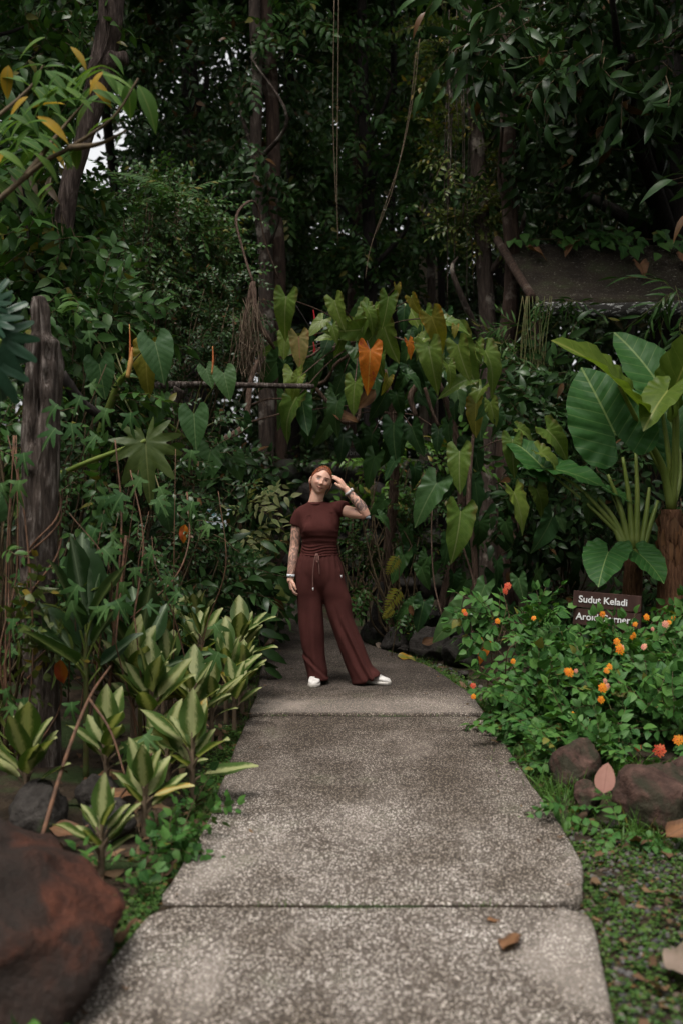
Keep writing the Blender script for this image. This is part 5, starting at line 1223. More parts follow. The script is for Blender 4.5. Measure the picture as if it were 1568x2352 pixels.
# ------------------------------------------------------------------ rocks, stones, wall
single('boulder', rock((-1.22, 3.05, -.04), (.56, .62, .46), 5, .36, 80, 50), M['rock_red'], 'big rust red boulder in the lower left corner', 'boulder', loc=(-1.22, 3.05, -.05))
for k, (c_, s_, seed, m, lab) in enumerate([
    ((1.20, 5.05, .04), (.14, .16, .17), 2, 'rock_brown', 'dark brown rock at the path edge, left of the leaf-topped rock'), ((1.47, 4.55, .04), (.24, .20, .20), 3, 'rock_brown', 'large pitted reddish rock with a pink dead leaf against it'),
    ((1.15, 4.68, .02), (.075, .1, .09), 4, 'rock_brown', 'small mossy brown rock in front of the two larger ones'), ((1.75, 4.9, .04), (.16, .14, .12), 8, 'rock_brown', 'brown rock at the right edge under red flowers'),
    ((-1.32, 4.35, .05), (.12, .14, .15), 9, 'rock_grey', 'grey rock beside the red boulder at the left edge'), ((-1.0, 4.3, .02), (.12, .1, .12), 10, 'rock_grey', 'grey stone under the low variegated plants'), ((-1.15, 4.7, .02), (.1, .1, .1), 12, 'rock_grey', 'small stone behind the low variegated plants'),
    ((.52, 9.1, .03), (.17, .16, .16), 21, 'rock_grey', 'flat mossy rock on the bank right of the woman\'s foot'), ((.78, 8.75, .06), (.19, .17, .17), 22, 'rock_grey', 'smooth grey rock in the middle of the bank'), ((1.02, 8.4, .05), (.18, .17, .17), 23, 'rock_dark', 'black rock on the bank nearest the flowering bush'),
    ((.30, 9.55, .06), (.12, .12, .17), 24, 'rock_dark', 'small dark rock at the foot of the upright stone'), ((.72, 9.3, .24), (.24, .15, .14), 25, 'rock_dark', 'long dark rock lying on top of the bank'), ((1.1, 8.9, .22), (.22, .15, .14), 26, 'rock_dark', 'dark rock on top of the bank behind the black one'),
    ((.55, 9.0, -.0), (.08, .08, .05), 27, 'rock_grey', 'fist-sized stone at the kerb below the bank'), ((.95, 7.85, -.0), (.05, .05, .035), 28, 'rock_grey', 'pebble-sized pale stone in the grass by the flowering bush')]):
    single('rock', rock(c_, s_, seed, .4), M[m], lab, 'rock', loc=c_)
us = rock((0, 0, 0), (1, 1, 1), 31, .25, 30, 26); us.V = us.V * (.10, .08, .30) + np.array([.34, 9.5, .26]); us.V[:, 0] += (us.V[:, 2] - .2) * .12
single('upright_stone', us, M['rock_grey'], 'upright narrow grey stone behind the woman\'s left leg', 'stone', loc=(.34, 9.5, 0))
st = thing('stone_wall', 'low dark mossy stone wall behind the woman', 'wall', gp(-.9, 13.2))
c = Cloud(); k = 0
for z in np.arange(.15, 1.75, .3):
    for x in np.arange(-3.2, 1.4, .42):
        c.raw(rock((x + rng.uniform(-.08, .08) + (.2 if int(z * 10) % 2 else 0), 13.3 - .1 * z + rng.uniform(-.05, .05), z), (.26, .22, .18), 50 + k, .4, 16, 10)); k += 1
part('stones', c, M['rock_dark'], st)
c = Cloud()
for x in np.arange(-3.2, 1.4, .35): fill(c, SP['herb'], (x, 13.05, 1.75 + rng.uniform(-.1, .1)), (.25, .2, .12), 12, (1.0, 1.8))
part('moss_plants', c, [M['leaf_dark'], M['twig']], st)

# ------------------------------------------------------------------ variegated clumps along the left of the path
AG = [strip_leaf(.52, 8, f, d, .82, .9, 5, wave=w) for f, d, w in ((.18, .05, .04), (.14, .18, .05), (.28, .10, .07))]
for key, m in (('aglao', 'aglao'), ('aglao_dark', 'aglao_dark'), ('silver', 'silver')):
    for v in range(3): ME[key, 'a', v] = mesh_of(key + '_leaf', AG[v], M[m])
def aglao(lab, x, y, h, n, L, key='aglao', lean=(0, 0), stemh=.3, spread=.58, group='variegated foliage plants left of the path', name='variegated_plant'):
    b_ = gp(x, y); t = thing(name, lab, 'plant', b_, group)
    top = b_ + np.array([lean[0], lean[1], max(.06, h - L * .75)])
    part('stem', Cloud().raw(tube([b_, (b_ + top) / 2 + (lean[0] * .2, 0, 0), top, top + (0, 0, L * .3)], [.016, .014, .013, .006], 7)), M['vine_pale'] if key == 'aglao' else M['twig_green'], t)
    st_ = Cloud()
    for k in range(n):
        f = k / max(1, n - 1); a = k * 2.4 + rng.uniform(-.6, .6); el = 1.32 - spread * (1 - f) * 1.05 + rng.normal(0, .2)
        d = np.array([math.cos(a) * math.cos(el), math.sin(a) * math.cos(el), math.sin(el)])
        p0 = top + np.array([0, 0, (f - .6) * L * .7]); p1 = p0 + d * L * .28 + (0, 0, .02)
        st_.raw(tube([p0, (p0 + p1) / 2 + (0, 0, .005), p1], .006, 5))
        nn = np.array([-d[0] * d[2], -d[1] * d[2], 1 - d[2] ** 2]) + (0, -.15, .1)
        inst('leaf', ME[key, 'a', int(rng.integers(3))], t, p1, d + (0, 0, -.1), nn, L * rng.uniform(.65, 1.2))
    part('leaf_stalks', st_, M['vine_pale'] if key == 'aglao' else M['taro_stem'], t)
    return t
for a in [('pale variegated plant at the left edge above the red boulder', -1.40, 4.43, .40, 8, .27), ('low variegated plant right beside the boulder\'s back', -.93, 3.86, .26, 9, .20), ('variegated plant with a yellowing leaf near the path corner', -.86, 4.35, .30, 8, .22),
          ('variegated plant leaning over the path edge, lowest of the tall ones', -.70, 4.68, .42, 9, .28), ('big variegated clump in the middle of the row', -.98, 5.15, .56, 11, .30), ('tall variegated plant at the left of the big clump', -1.12, 5.35, .62, 10, .30), ('variegated plant filling the right of the big clump', -.82, 5.45, .50, 10, .28),
          ('variegated plant behind the big clump', -1.0, 5.8, .55, 9, .28), ('bright variegated plant at the path edge left of the woman', -.74, 6.4, .50, 11, .26), ('bright variegated plant farthest along the path edge', -.70, 6.9, .58, 11, .27), ('variegated plant with orange leaf behind the bright ones', -.92, 6.55, .62, 10, .28), ('variegated plant at the back of the row', -1.02, 7.1, .66, 9, .28), ('narrow variegated plant beside the back of the row', -1.18, 6.6, .68, 8, .28), ('small variegated plant low at the path edge', -.66, 6.15, .36, 8, .22), ('variegated plant hanging over the path edge between the bright ones', -.66, 6.65, .40, 9, .24), ('low variegated plant in front of the big clump', -.86, 4.95, .32, 8, .24), ('variegated plant half hidden behind the low front ones', -1.12, 4.75, .40, 8, .25), ('variegated plant low between big clump and bright ones', -.76, 5.85, .40, 9, .26)]:
    aglao(*a[:4], a[4] + 4, a[5] * .80)
for a in [('large dark green plant with pale veins right beside the post', -1.32, 5.15, .95, 12, .40), ('dark green plant behind the large dark one', -1.15, 5.7, .8, 8, .34)]: aglao(*a, key='aglao_dark', name='dark_foliage_plant', group='dark foliage plants left of the path')
for a in [('silvery striped plant low by the path behind the variegated row', -1.22, 8.3, .42, 11, .32), ('silvery striped plant deeper by the path bend', -1.5, 9.0, .42, 10, .32), ('silvery striped plant under the information board', -1.6, 8.4, .62, 9, .32)]: aglao(*a, key='silver', name='silver_striped_plant', group='silver striped plants left of the path')
sp = thing('sprig', 'single green sprig with one yellowing leaf on the path left of the woman\'s hand', 'plant', gp(-.62, 8.6))
c = Cloud(); one(c, OV, (641, 1378), (640, 1335), 8.6, 1.0, (0, -1, .2)); one(c, OV, (646, 1385), (668, 1360), 8.6, 1.0, (0, -1, .3)); part('foliage', c, M['leaf_olive'], sp)
part('stem', Cloud().raw(tube([gp(-.62, 8.6), P(643, 1380, 8.6)], .004, 5, smooth=False)), M['twig'], sp)

# ------------------------------------------------------------------ grass, ground cover, gravel, litter
def blade_cloud(c, pts, h, tilt=.5):
    n = len(pts); d = np.stack([rng.normal(0, tilt, n), rng.normal(0, tilt, n), np.ones(n)], -1)
    c.add(strip_leaf(.07, 3, .1, .5, .3, .8), pts, d, rng.normal(0, 1, (n, 3)), rng.uniform(.5, 1.2, n) * h)
def lpath(y): return np.interp(y, _L[:, 0], _L[:, 1])
def rpath(y): return np.interp(y, _R[:, 0], _R[:, 1])
gc = Cloud()
y = rng.uniform(2.4, 8.8, 1500); x = lpath(y) - np.abs(rng.normal(0, .07, 1500)); blade_cloud(gc, np.stack([x, y, ground_z(x, y)], -1), .05)
y = rng.uniform(4.3, 8.8, 1700); x = rpath(y) + np.abs(rng.normal(0, .10, 1700)) - .01; blade_cloud(gc, np.stack([x, y, ground_z(x, y)], -1), .075)
for x0, x1, y0, n in [(-.2, .3, 6.42, 70), (-.48, -.34, 6.42, 110), (.25, .42, 6.42, 80), (.55, .72, 6.42, 60), (-.3, -.1, 3.54, 60), (-.05, .15, 3.54, 50), (.42, .55, 3.54, 60), (.2, .75, 3.54, 25)]:
    blade_cloud(gc, np.stack([rng.uniform(x0, x1, n), y0 + rng.normal(0, .012, n), np.full(n, -.015)], -1), .035)
n = 90; y = rng.uniform(5.0, 5.9, n); blade_cloud(gc, np.stack([rng.uniform(.8, 1.0, n), y, np.full(n, -.01)], -1), .04)
for cx_, cy_, n in [(1.15, 4.85, 160), (1.05, 4.95, 140), (1.3, 4.3, 150), (1.6, 4.25, 120), (1.2, 5.4, 200), (1.45, 5.2, 160)]:
    q = rng.normal(0, .08, (n, 2)); x = cx_ + q[:, 0]; y = cy_ + q[:, 1]; blade_cloud(gc, np.stack([x, y, ground_z(x, y)], -1), .12)
single('grass', gc, M['leaf_fresh'], 'short grass along the path edges and joints', 'grass', kind='stuff')
cc_ = Cloud()
CL = polar_leaf([(0, 1), (.4, .8), (.55, .3), (.3, -.1), (.02, -.12)], 9, 1, .1, .1)
n = 15000; y = rng.uniform(2.2, 4.5, n); x = rpath(y) + rng.uniform(.0, .95, n); q = np.stack([x, y, 0 * x], -1)
k = (fbm(q, 3.2, 3) + .55 * fbm(q, 9, 2, 5)) > -.06; x, y = x[k], y[k]; m_ = len(x)
cc_.add(CL, np.stack([x, y, ground_z(x, y) + rng.uniform(0, .022, m_)], -1), rng.normal(0, 1, (m_, 3)) * (1, 1, .2), np.stack([rng.normal(0, .35, m_), rng.normal(0, .35, m_), np.ones(m_)], -1), rng.uniform(.007, .016, m_))
n = 5200; y = rng.uniform(2.3, 6.3, n); x = lpath(y) - np.abs(rng.normal(0, .09, n)) - .005
cc_.add(CL, np.stack([x, y, ground_z(x, y) + rng.uniform(0, .03, n)], -1), rng.normal(0, 1, (n, 3)) * (1, 1, .2), np.stack([rng.normal(0, .35, n), rng.normal(0, .35, n), np.ones(n)], -1), rng.uniform(.009, .018, n))
n = 2600; y = rng.uniform(6.6, 9.2, n); x = rpath(y) + np.abs(rng.normal(0, .07, n))
cc_.add(CL, np.stack([x, y, ground_z(x, y) + rng.uniform(0, .04, n)], -1), rng.normal(0, 1, (n, 3)) * (1, 1, .2), np.stack([rng.normal(0, .35, n), rng.normal(0, .35, n), np.ones(n)], -1), rng.uniform(.009, .02, n))
M['clover'] = leaf_mat('clover', [(.030, .075, .016), (.05, .105, .022), (.075, .125, .026)], .5, .2, rare=(.93, (.13, .075, .03)))
single('ground_cover', cc_, M['clover'], 'tiny-leaved green ground cover beside the path', 'ground cover', kind='stuff')
gr_ = Cloud(); rk = [rock((0, 0, 0), (1, .85, .6), 90 + i, .4, 9, 6) for i in range(4)]
for i in range(4):
    n = 600; y = rng.uniform(2.2, 4.55, n); x = rpath(y) + rng.uniform(.02, 1.1, n); gr_.add(rk[i], np.stack([x, y, ground_z(x, y) + .002], -1), rng.normal(0, 1, (n, 3)) * (1, 1, 0), np.array([0, 0, 1.0]), rng.uniform(.006, .02, n))
    n = 160; y = rng.uniform(6.9, 9.2, n); x = rpath(y) + np.abs(rng.normal(.05, .08, n)); gr_.add(rk[i], np.stack([x, y, ground_z(x, y) + .004], -1), rng.normal(0, 1, (n, 3)) * (1, 1, 0), np.array([0, 0, 1.0]), rng.uniform(.01, .03, n))
single('gravel', gr_, M['gravel'], 'loose grey gravel beside the path', 'gravel', kind='stuff')
DL = strip_leaf(.5, 8, .35, .25, .75, .8, 5, wave=.12)
def litter(lab, pos, d, L, mat='dead', n=(0, 0, 1), tpl=DL):
    c = Cloud(); c.add(tpl, np.array(pos, float), np.array(d, float), np.array(n, float), L)
    single('fallen_leaf', c, M[mat], lab, 'fallen leaf', loc=pos)
g1 = G(1155, 2190); litter('brown curled leaf lying alone on the nearest path slab', g1 + (0, 0, .012), (.5, .8, .22), .13, n=(-.6, -.5, 1))
g1 = G(1130, 2118); litter('small rusty leaf scrap just in front of the near path joint', g1 + (-.02, 0, .006), (1, .1, .02), .06)
g1 = G(925, 1516); litter('yellow leaf on the path near the woman\'s white shoe', g1 + (-.05, 0, .03), (1, -.2, .02), .16, 'philo_yellow', (0, -.5, 1))
g1 = G(618, 1380); litter('yellow leaf lying by the path bend behind the woman', g1 + (0, 0, .01), (1, -.1, .05), .12, 'philo_orange')
litter('pink ribbed dead leaf standing against the pitted rock', P(1385, 1822, 4.40), (.25, .45, 1), .145, 'dead_pink', (-.4, -1, .2), strip_leaf(.62, 8, .3, .2, .7, .7, 5))
litter('curled brown leaf on the gravel at the right edge', G(1530, 1935) + (0, 0, .02), (.8, .3, .4), .18, 'dead', (-.3, -.6, .8))
litter('big pale dead leaf at the right edge of the gravel', G(1568, 2270) + (.06, 0, .02), (-.15, .9, .12), .26, 'dead_pale', (-.4, -.3, 1))
litter('grey dead leaf on the soil behind the lowest tall variegated plant', G(482, 1662) + (0, 0, .08), (.1, .2, 1), .09, 'dead_pale', (0, -1, .3))
litter('orange dead leaf hanging between the post and the dark green plant', P(140, 1515, 5.0), (0, .1, -1), .14, 'philo_orange', (0, -1, .2))
litter('orange leaf hanging among the vine leaves below the info board', P(425, 1205, 6.6), (-.1, -.1, -1), .13, 'philo_orange', (0, -1, .2))
litter('reddish curled leaf on the bank below the dark rocks', P(968, 1478, 8.5), (.8, -.2, .3), .16, 'dead', (0, -.8, .6))
litter('small tan leaf at the kerb beside the woman\'s trouser hem', P(862, 1478, 9.1), (.7, -.3, -.4), .11, 'dead_pale', (0, -.8, .6))
litter('brown leaf stuck on the bank under the dark heart leaf', P(940, 1390, 8.2), (.3, 0, -1), .1, 'dead', (0, -1, .2))
litter('dead brown leaf caught in the philodendron branches', P(*c6(620, 1110), 8.7), (1, 0, -.15), .24, 'dead', (0, -.8, .5))
litter('long dead brown leaf hanging under the orange leaf', P(*c6(925, 935), 8.75), (-.75, 0, -.8), .24, 'dead', (.3, -1, .2))
for k, (x, y, lab) in enumerate([(285, 1812, 'brown dead leaf among the low variegated plants'), (230, 1860, 'maroon dead leaf behind the low variegated plants'), (185, 1945, 'dark red dead leaf beside the boulder')]):
    litter(lab, G(x, y) + (0, 0, .05), (rng.normal(0, 1), .3, .2), .17, 'dead', (0, -.6, 1))

# dirt packed into the joints between the slabs
for y, z in ((3.5375, -.001), (6.4175, .001)):
    jt = Cloud(); xs = np.linspace(float(lpath(y)) + .02, float(rpath(y)) - .03, 40)
    for a, c_ in zip(xs[:-1], xs[1:]): jt.raw(box(((a + c_) / 2, y + .002 * vnoise(np.array([a, y, 0]), 9), z - .018), (c_ - a + .004, .024 + .008 * vnoise(np.array([a, y, 3.]), 12), .03)))
    single('path_joint', jt, M['soil'], 'dark dirt in the joint between two path slabs', 'path', kind='structure')

lt = Cloud()
for tp_ in (strip_leaf(.42, 4, .35, .3, .75, .8, 3, wave=.15), strip_leaf(.5, 4, .2, -.3, .75, .8, 3, wave=.2)):
    n = 260; y = rng.uniform(2.4, 9.5, n); sd_ = rng.random(n) < .6
    x = np.where(sd_, lpath(y) - np.abs(rng.normal(.1, .4, n)) - .02, rpath(y) + np.abs(rng.normal(.05, .35, n)) + .02)
    lt.add(tp_, np.stack([x, y, ground_z(x, y) + rng.uniform(.004, .03, n)], -1), rng.normal(0, 1, (n, 3)) * (1, 1, .25), np.stack([rng.normal(0, .5, n), rng.normal(0, .5, n), np.ones(n)], -1), rng.uniform(.03, .10, n))
    n = 34; y = rng.uniform(2.4, 9.5, n); x = np.where(rng.random(n) < .5, lpath(y) + np.abs(rng.normal(0, .12, n)), rpath(y) - np.abs(rng.normal(0, .12, n)))
    lt.add(tp_, np.stack([x, y, np.full(n, .016)], -1), rng.normal(0, 1, (n, 3)) * (1, 1, .1), np.stack([rng.normal(0, .3, n), rng.normal(0, .3, n), np.ones(n)], -1), rng.uniform(.012, .035, n))
M['litter'] = leaf_mat('litter', [(.07, .04, .024), (.13, .07, .04), (.18, .11, .06), (.05, .03, .02)], .75, .1)
single('leaf_litter', lt, M['litter'], 'small brown dead leaves and scraps on the beds beside the path', 'leaf litter', kind='stuff')


# ------------------------------------------------------------------ the woman
PY = 7.42
def remeshed(name, shells, voxel, smooth_n=2):
    """one continuous surface grown over overlapping closed shells"""
    c = Cloud()
    for s_ in shells: c.raw(s_)
    me = mesh_of(name + '_shells', c, [])
    o = bpy.data.objects.new(name + '_shells', me); COL.objects.link(o)
    md = o.modifiers.new('r', 'REMESH'); md.mode = 'VOXEL'; md.voxel_size = voxel; md.use_smooth_shade = True
    if smooth_n:
        sm_ = o.modifiers.new('s', 'SMOOTH'); sm_.iterations = smooth_n; sm_.factor = .5
    dg = bpy.context.evaluated_depsgraph_get()
    out = bpy.data.meshes.new_from_object(o.evaluated_get(dg))
    bpy.data.objects.remove(o); out.name = name
    return out
def coords(me):
    v = np.empty(len(me.vertices) * 3, np.float32); me.vertices.foreach_get('co', v); return v.reshape(-1, 3).astype(float)
def normals(me):
    v = np.empty(len(me.vertices) * 3, np.float32); me.vertices.foreach_get('normal', v); return v.reshape(-1, 3).astype(float)
def setco(me, V): me.vertices.foreach_set('co', V.astype(np.float32).ravel()); me.update()
def attr(me, name, col):
    a = me.color_attributes.new(name, 'FLOAT_COLOR', 'POINT'); c = np.ones((len(col), 4), np.float32); c[:, :col.shape[1]] = col
    a.data.foreach_set('color', c.ravel())
def V3(*a): return np.array(a, float)

# head: an ellipsoid shaped in its own frame (x to photo right, -y out of the face, z up), then tilted
HC = V3(-.150, PY - .0, 1.517)
HR = rotz(.10) @ roty(.30) @ rotx(-.07)
def head_shape(d):
    x, y, z = d[:, 0], d[:, 1], d[:, 2]
    V = np.stack([x * .073, y * .093, z * .108], -1)
    low = np.clip(-z, 0, 1)
    V[:, 0] *= 1 - .27 * low ** 1.7 + .04 * np.exp(-((z - .25) / .4) ** 2)
    V[:, 1] *= 1 - .10 * low * (y > 0)
    fr = np.clip(-y, 0, 1)
    V[:, 1] += fr ** 3 * .008                                   # flatten the face a little
    def g(px, pz, sx, sz, amp):
        V[:, 1] -= amp * np.exp(-((V[:, 0] - px) / sx) ** 2 - ((V[:, 2] - pz) / sz) ** 2) * (fr > .05)
    g(0, -.010, .009, .022, .010); g(0, -.027, .011, .010, .016); g(.010, -.031, .006, .006, .006); g(-.010, -.031, .006, .006, .006)
    g(.030, .008, .014, .010, -.010); g(-.030, .008, .014, .010, -.010); g(.028, .027, .020, .007, .004); g(-.028, .027, .020, .007, .004)
    g(.030, .003, .010, .006, .005); g(-.030, .003, .010, .006, .005)
    g(.036, -.026, .016, .014, .007); g(-.036, -.026, .016, .014, .007)
    g(0, -.055, .017, .0045, .0065); g(0, -.064, .014, .005, .006); g(0, -.0595, .022, .0022, -.004)
    g(0, -.090, .018, .012, .009); g(0, .055, .04, .03, .004)
    return V
hs_ = sphere_dirs(110, 90); HL = head_shape(hs_.V)
head = Tpl(HL @ HR.T + HC, hs_.Q, hs_.T)
def hw(x, y, z): return HR @ V3(x, y, z) + HC
def ear(sg):
    t = sphere_dirs(16, 12); V = t.V * (.009, .017, .030); V[:, 1] += .004; V[:, 0] += sg * .006 * (t.V[:, 1] > 0)
    return Tpl((V @ rotz(sg * -.35).T + V3(sg * .071, .012, -.012)) @ HR.T + HC, t.Q, t.T)
shells = [head, ear(1), ear(-1)]
def W3(x, y, z): return V3(x, PY + y, z)
shells.append(tube([W3(-.196, .03, 1.27), W3(-.194, .02, 1.34), W3(-.182, .012, 1.40), W3(-.165, .015, 1.46)], [.075, .056, .051, .052], 20))
shells.append(tube([W3(-.165, .02, 1.05), W3(-.165, .02, 1.2), W3(-.168, .02, 1.30), W3(-.18, .02, 1.345)], [.09, .10, .085, .05], 20, ell=([.85, .95, 1.0, 1], [.7, .75, .6, .8]), up=(0, 1, 0)))
# her right arm (photo left) hangs straight; her left is raised to her forehead
RS, RE, RW = W3(-.316, .015, 1.262), W3(-.348, .02, 1.035), W3(-.377, -.035, .792)
shells.append(tube([W3(-.25, .015, 1.285), RS, (RS + RE) / 2 + (-.004, 0, 0), RE, (RE * .6 + RW * .4), RW, RW + (0, -.005, -.02)], [.04, .041, .041, .036, .037, .025, .024], 18))
LS, LE, LWr = W3(-.012, .0, 1.300), W3(.180, -.135, 1.268), W3(.037, -.135, 1.452)
shells.append(tube([W3(-.08, .01, 1.285), LS, (LS + LE) / 2 + (0, 0, -.002), LE + (-.014, 0, .002)], [.04, .043, .043, .033], 18))
shells.append(tube([LE + (.004, 0, -.010), LE + (-.022, 0, .036), (LE * .6 + LWr * .4) + (.008, 0, .004), LWr, LWr + (-.012, 0, .015)], [.030, .038, .038, .0255, .024], 18))
def hand(w, f, p, th_side, curls, spread=.0175, fl=(.066, .074, .069, .054), palm=.078, thumb=None):
    """palm and five separate fingers; w wrist, f finger direction, p direction the palm faces, th_side towards the thumb"""
    f = unit(f); p = unit(np.asarray(p) - np.dot(p, f) * f); s_ = unit(th_side - np.dot(th_side, f) * f - np.dot(th_side, p) * p)
    out = []
    k = w + f * palm
    out.append(tube([w - f * .012, w + f * .02, w + f * .05, k], [.022, .030, .036, .036], 16, ell=([1, 1, 1, 1], [.72, .55, .42, .36]), up=p))
    for i, L in enumerate(fl):
        o_ = (1.5 - i) * spread; b = k + s_ * o_ - f * (.006 + .005 * abs(i - 1.2)); c_ = curls[i]
        q = [b - f * .02, b]; d = f.copy(); ang = 0
        for seg, m in enumerate((.45, .31, .24)):
            ang += c_ * (.8, 1.1, .7)[seg]
            d = f * math.cos(ang) + p * math.sin(ang) + s_ * o_ * (2.0 if seg == 0 else .5)
            q.append(q[-1] + unit(d) * L * m)
        out.append(tube(q, [.0088, .0092, .0084, .0078, .0062], 10, smooth=False))
    if thumb is None: thumb = [w + f * .012 + s_ * .016 + p * .004, w + f * .034 + s_ * .034 + p * .012, w + f * .060 + s_ * .044 + p * .018, w + f * .083 + s_ * .045 + p * .026]
    out.append(tube(thumb, [.0135, .0125, .0105, .0075], 10, smooth=False))
    return out
shells += hand(RW + (0, 0, -.004), V3(.10, -.08, -1), V3(1, .25, .1), V3(.15, -1, 0), (.42, .45, .5, .55))
shells += hand(LWr + (-.004, 0, .006), V3(-.56, -.02, .80), V3(-.55, .35, -.62), V3(.1, -1, -.1), (.28, .24, .26, .30), thumb=None)
bm_ = remeshed('person', shells, .0036, 1)
Vw = coords(bm_)
# colours of the skin by place: lips, brows, eyes, freckled blush; ink = tattooed forearms
hl = (Vw - HC) @ HR
on = (np.abs(hl[:, 0]) < .1) & (np.abs(hl[:, 2]) < .13) & (hl[:, 1] < -.03)
colr = np.tile(V3(.70, .41, .305), (len(Vw), 1))
def blend(mask, c): colr[:] = colr * (1 - mask[:, None]) + np.asarray(c) * mask[:, None]
def gm(px, pz, sx, sz, p=2): return np.exp(-(np.abs((hl[:, 0] - px) / sx) ** p) - (np.abs((hl[:, 2] - pz) / sz) ** p)) * on
for sg in (1, -1):
    blend(.35 * gm(sg * .038, -.03, .018, .016), (.56, .19, .14)); blend(.45 * gm(sg * .03, .006, .017, .011), (.34, .17, .12))
    blend(.8 * gm(sg * .030, .003, .0125, .0042, 4), (.22, .13, .10)); blend(gm(sg * .0295, .0042, .0085, .0060, 4), (.028, .011, .007))
    blend(.95 * gm(sg * .030, .0092, .0155, .0032, 4), (.06, .03, .02)); blend(.45 * gm(sg * .030, -.002, .013, .0018, 4), (.16, .08, .06))
    blend(.9 * gm(sg * .031, .0245, .0185, .0042, 4), (.15, .068, .04)); blend(.6 * gm(sg * .008, -.0365, .0035, .0022), (.14, .05, .04))
smile = -.0585 + .0065 * (hl[:, 0] / .027) ** 2
lm = np.exp(-(np.abs(hl[:, 0]) / .027) ** 4) * on
blend(.9 * lm * np.exp(-((hl[:, 2] - smile) / .0065) ** 4), (.46, .14, .11)); blend(.85 * lm * np.exp(-((hl[:, 2] - smile) / .0027) ** 2), (.07, .018, .015))
arm_r = (Vw[:, 0] < -.30) & (Vw[:, 2] < 1.22) & (Vw[:, 2] > .80)
s_f = ((Vw - LE) @ unit(LWr - LE)); arm_l = (Vw[:, 0] > .03) & (s_f > .035) & (s_f < .215) & (np.linalg.norm((Vw - LE) - s_f[:, None] * unit(LWr - LE), axis=1) < .05) & (Vw[:, 2] > 1.30)
blend(.3 * (np.linalg.norm(Vw - LE, axis=1) < .05), (.56, .22, .15))
ink = np.zeros((len(Vw), 3)); ink[arm_r, 0] = .8; ink[arm_l, 0] = 1.0
attr(bm_, 'tone', colr); attr(bm_, 'ink', ink)
b = NB('skin'); a1 = b.n('ShaderNodeAttribute', attribute_name='tone'); a2 = b.n('ShaderNodeAttribute', attribute_name='ink'); o = b.obj()
nk = b.noise(b.scaled(o, 1, 1, .6), 26, 4, .6, 1.6); sp2 = b.n('ShaderNodeSeparateXYZ'); b.put(sp2.inputs[0], a2.outputs[0])
inkm = b.math('MULTIPLY', b.step(nk, .40, .56), b.math('MULTIPLY', sp2.outputs[0], .85))
col = b.mix(inkm, a1.outputs[0], (.055, .055, .062))
col = b.mix(b.math('MULTIPLY', b.step(b.noise(o, 90, 3), .45, .7), .12), col, (.52, .22, .15))
M['skin'] = b.surf(col, .48, None, .4); pr_ = [n for n in M['skin'].node_tree.nodes if n.type == 'BSDF_PRINCIPLED'][0]
pr_.inputs['Subsurface Weight'].default_value = .12; pr_.inputs['Subsurface Radius'].default_value = (.012, .005, .003)
ORI = V3(-.12, PY, 0)
setco(bm_, Vw - ORI); bm_.materials.append(M['skin'])
person = bpy.data.objects.new('person', bm_); COL.objects.link(person); person.location = ORI
tag(person, 'red-haired woman in maroon shirt and wide trousers shading her forehead with a raised tattooed arm', 'person')
def wear(name, me, mats, parent=person, Vworld=None):
    if isinstance(me, (Tpl, Cloud)):
        me = mesh_of(name, me, mats, True, ORI)
    else:
        setco(me, (coords(me) if Vworld is None else Vworld) - ORI)
        for m in (mats if isinstance(mats, list) else [mats]): me.materials.append(m)
    o = bpy.data.objects.new(name, me); COL.objects.link(o); o.parent = parent; return o

# hair: pulled back over the skull into a low tail behind the neck
hd = sphere_dirs(120, 80); hv = head_shape(hd.V)
hx, hy, hz = hv[:, 0], hv[:, 1], hv[:, 2]
line = .069 + .006 * vnoise(hv * V3(1, .4, .4), 70) - .75 * np.clip(np.abs(hx) - .012, 0, 1) ** 1.0 * 1.0 - np.clip(hy + .05, 0, 1) * .7            # hairline falls towards the ears and the nape
mk = np.clip((hz - line) / .010, 0, 1); mk = np.where(hy > .045, np.clip((hz + .075) / .02, 0, 1), mk)
nd = hd.V / np.array([.073, .093, .108]); nd = unit(nd)
strand = .0024 * np.sin(64 * np.arctan2(hx, hz + .05) + 9 * vnoise(hv, 25)) + .003 * vnoise(hv, 60)
hv2 = hv + nd * (mk * (.0055 + strand) - (1 - mk) * .008)[:, None]
hv2[:, 2] += mk * .004
hair = Cloud().raw(Tpl(hv2 @ HR.T + HC, hd.Q, hd.T))
nape = hw(-.01, .085, -.055)
for k in range(7):
    o_ = rng.normal(0, .010, 3); hair.raw(tube([hw(0, .088, -.03) + o_, nape + o_ * 1.4, W3(-.212, .085, 1.40) + o_ * 1.5, W3(-.215, .085, 1.33) + o_], [.016, .014, .011, .004], 8))
for p in ([hw(-.066, -.018, .03), hw(-.075, -.012, -.01), hw(-.075, -.004, -.05), W3(-.226, .0, 1.42)], [hw(-.069, .03, -.03), W3(-.228, .02, 1.43), W3(-.235, .02, 1.38)], [hw(.060, -.035, .045), hw(.071, -.03, .01), hw(.072, -.022, -.035), hw(.066, -.012, -.07)], [hw(.065, -.03, .03), hw(.075, -.02, -.01), hw(.073, -.01, -.05), hw(.06, .0, -.09)]):
    hair.raw(tube(p, [.004, .0035, .003, .0015], 5))
b = NB('hair'); o = b.obj(); n1 = b.noise(b.scaled(o, 90, 16, 60), 2.0, 3)
M['hair'] = b.surf(b.ramp(n1, [(.35, (.055, .014, .007)), (.52, (.19, .052, .020)), (.68, (.42, .15, .065))]), .42, b.bump(n1, .4, .004), .5)
wear('hair', hair, M['hair'])

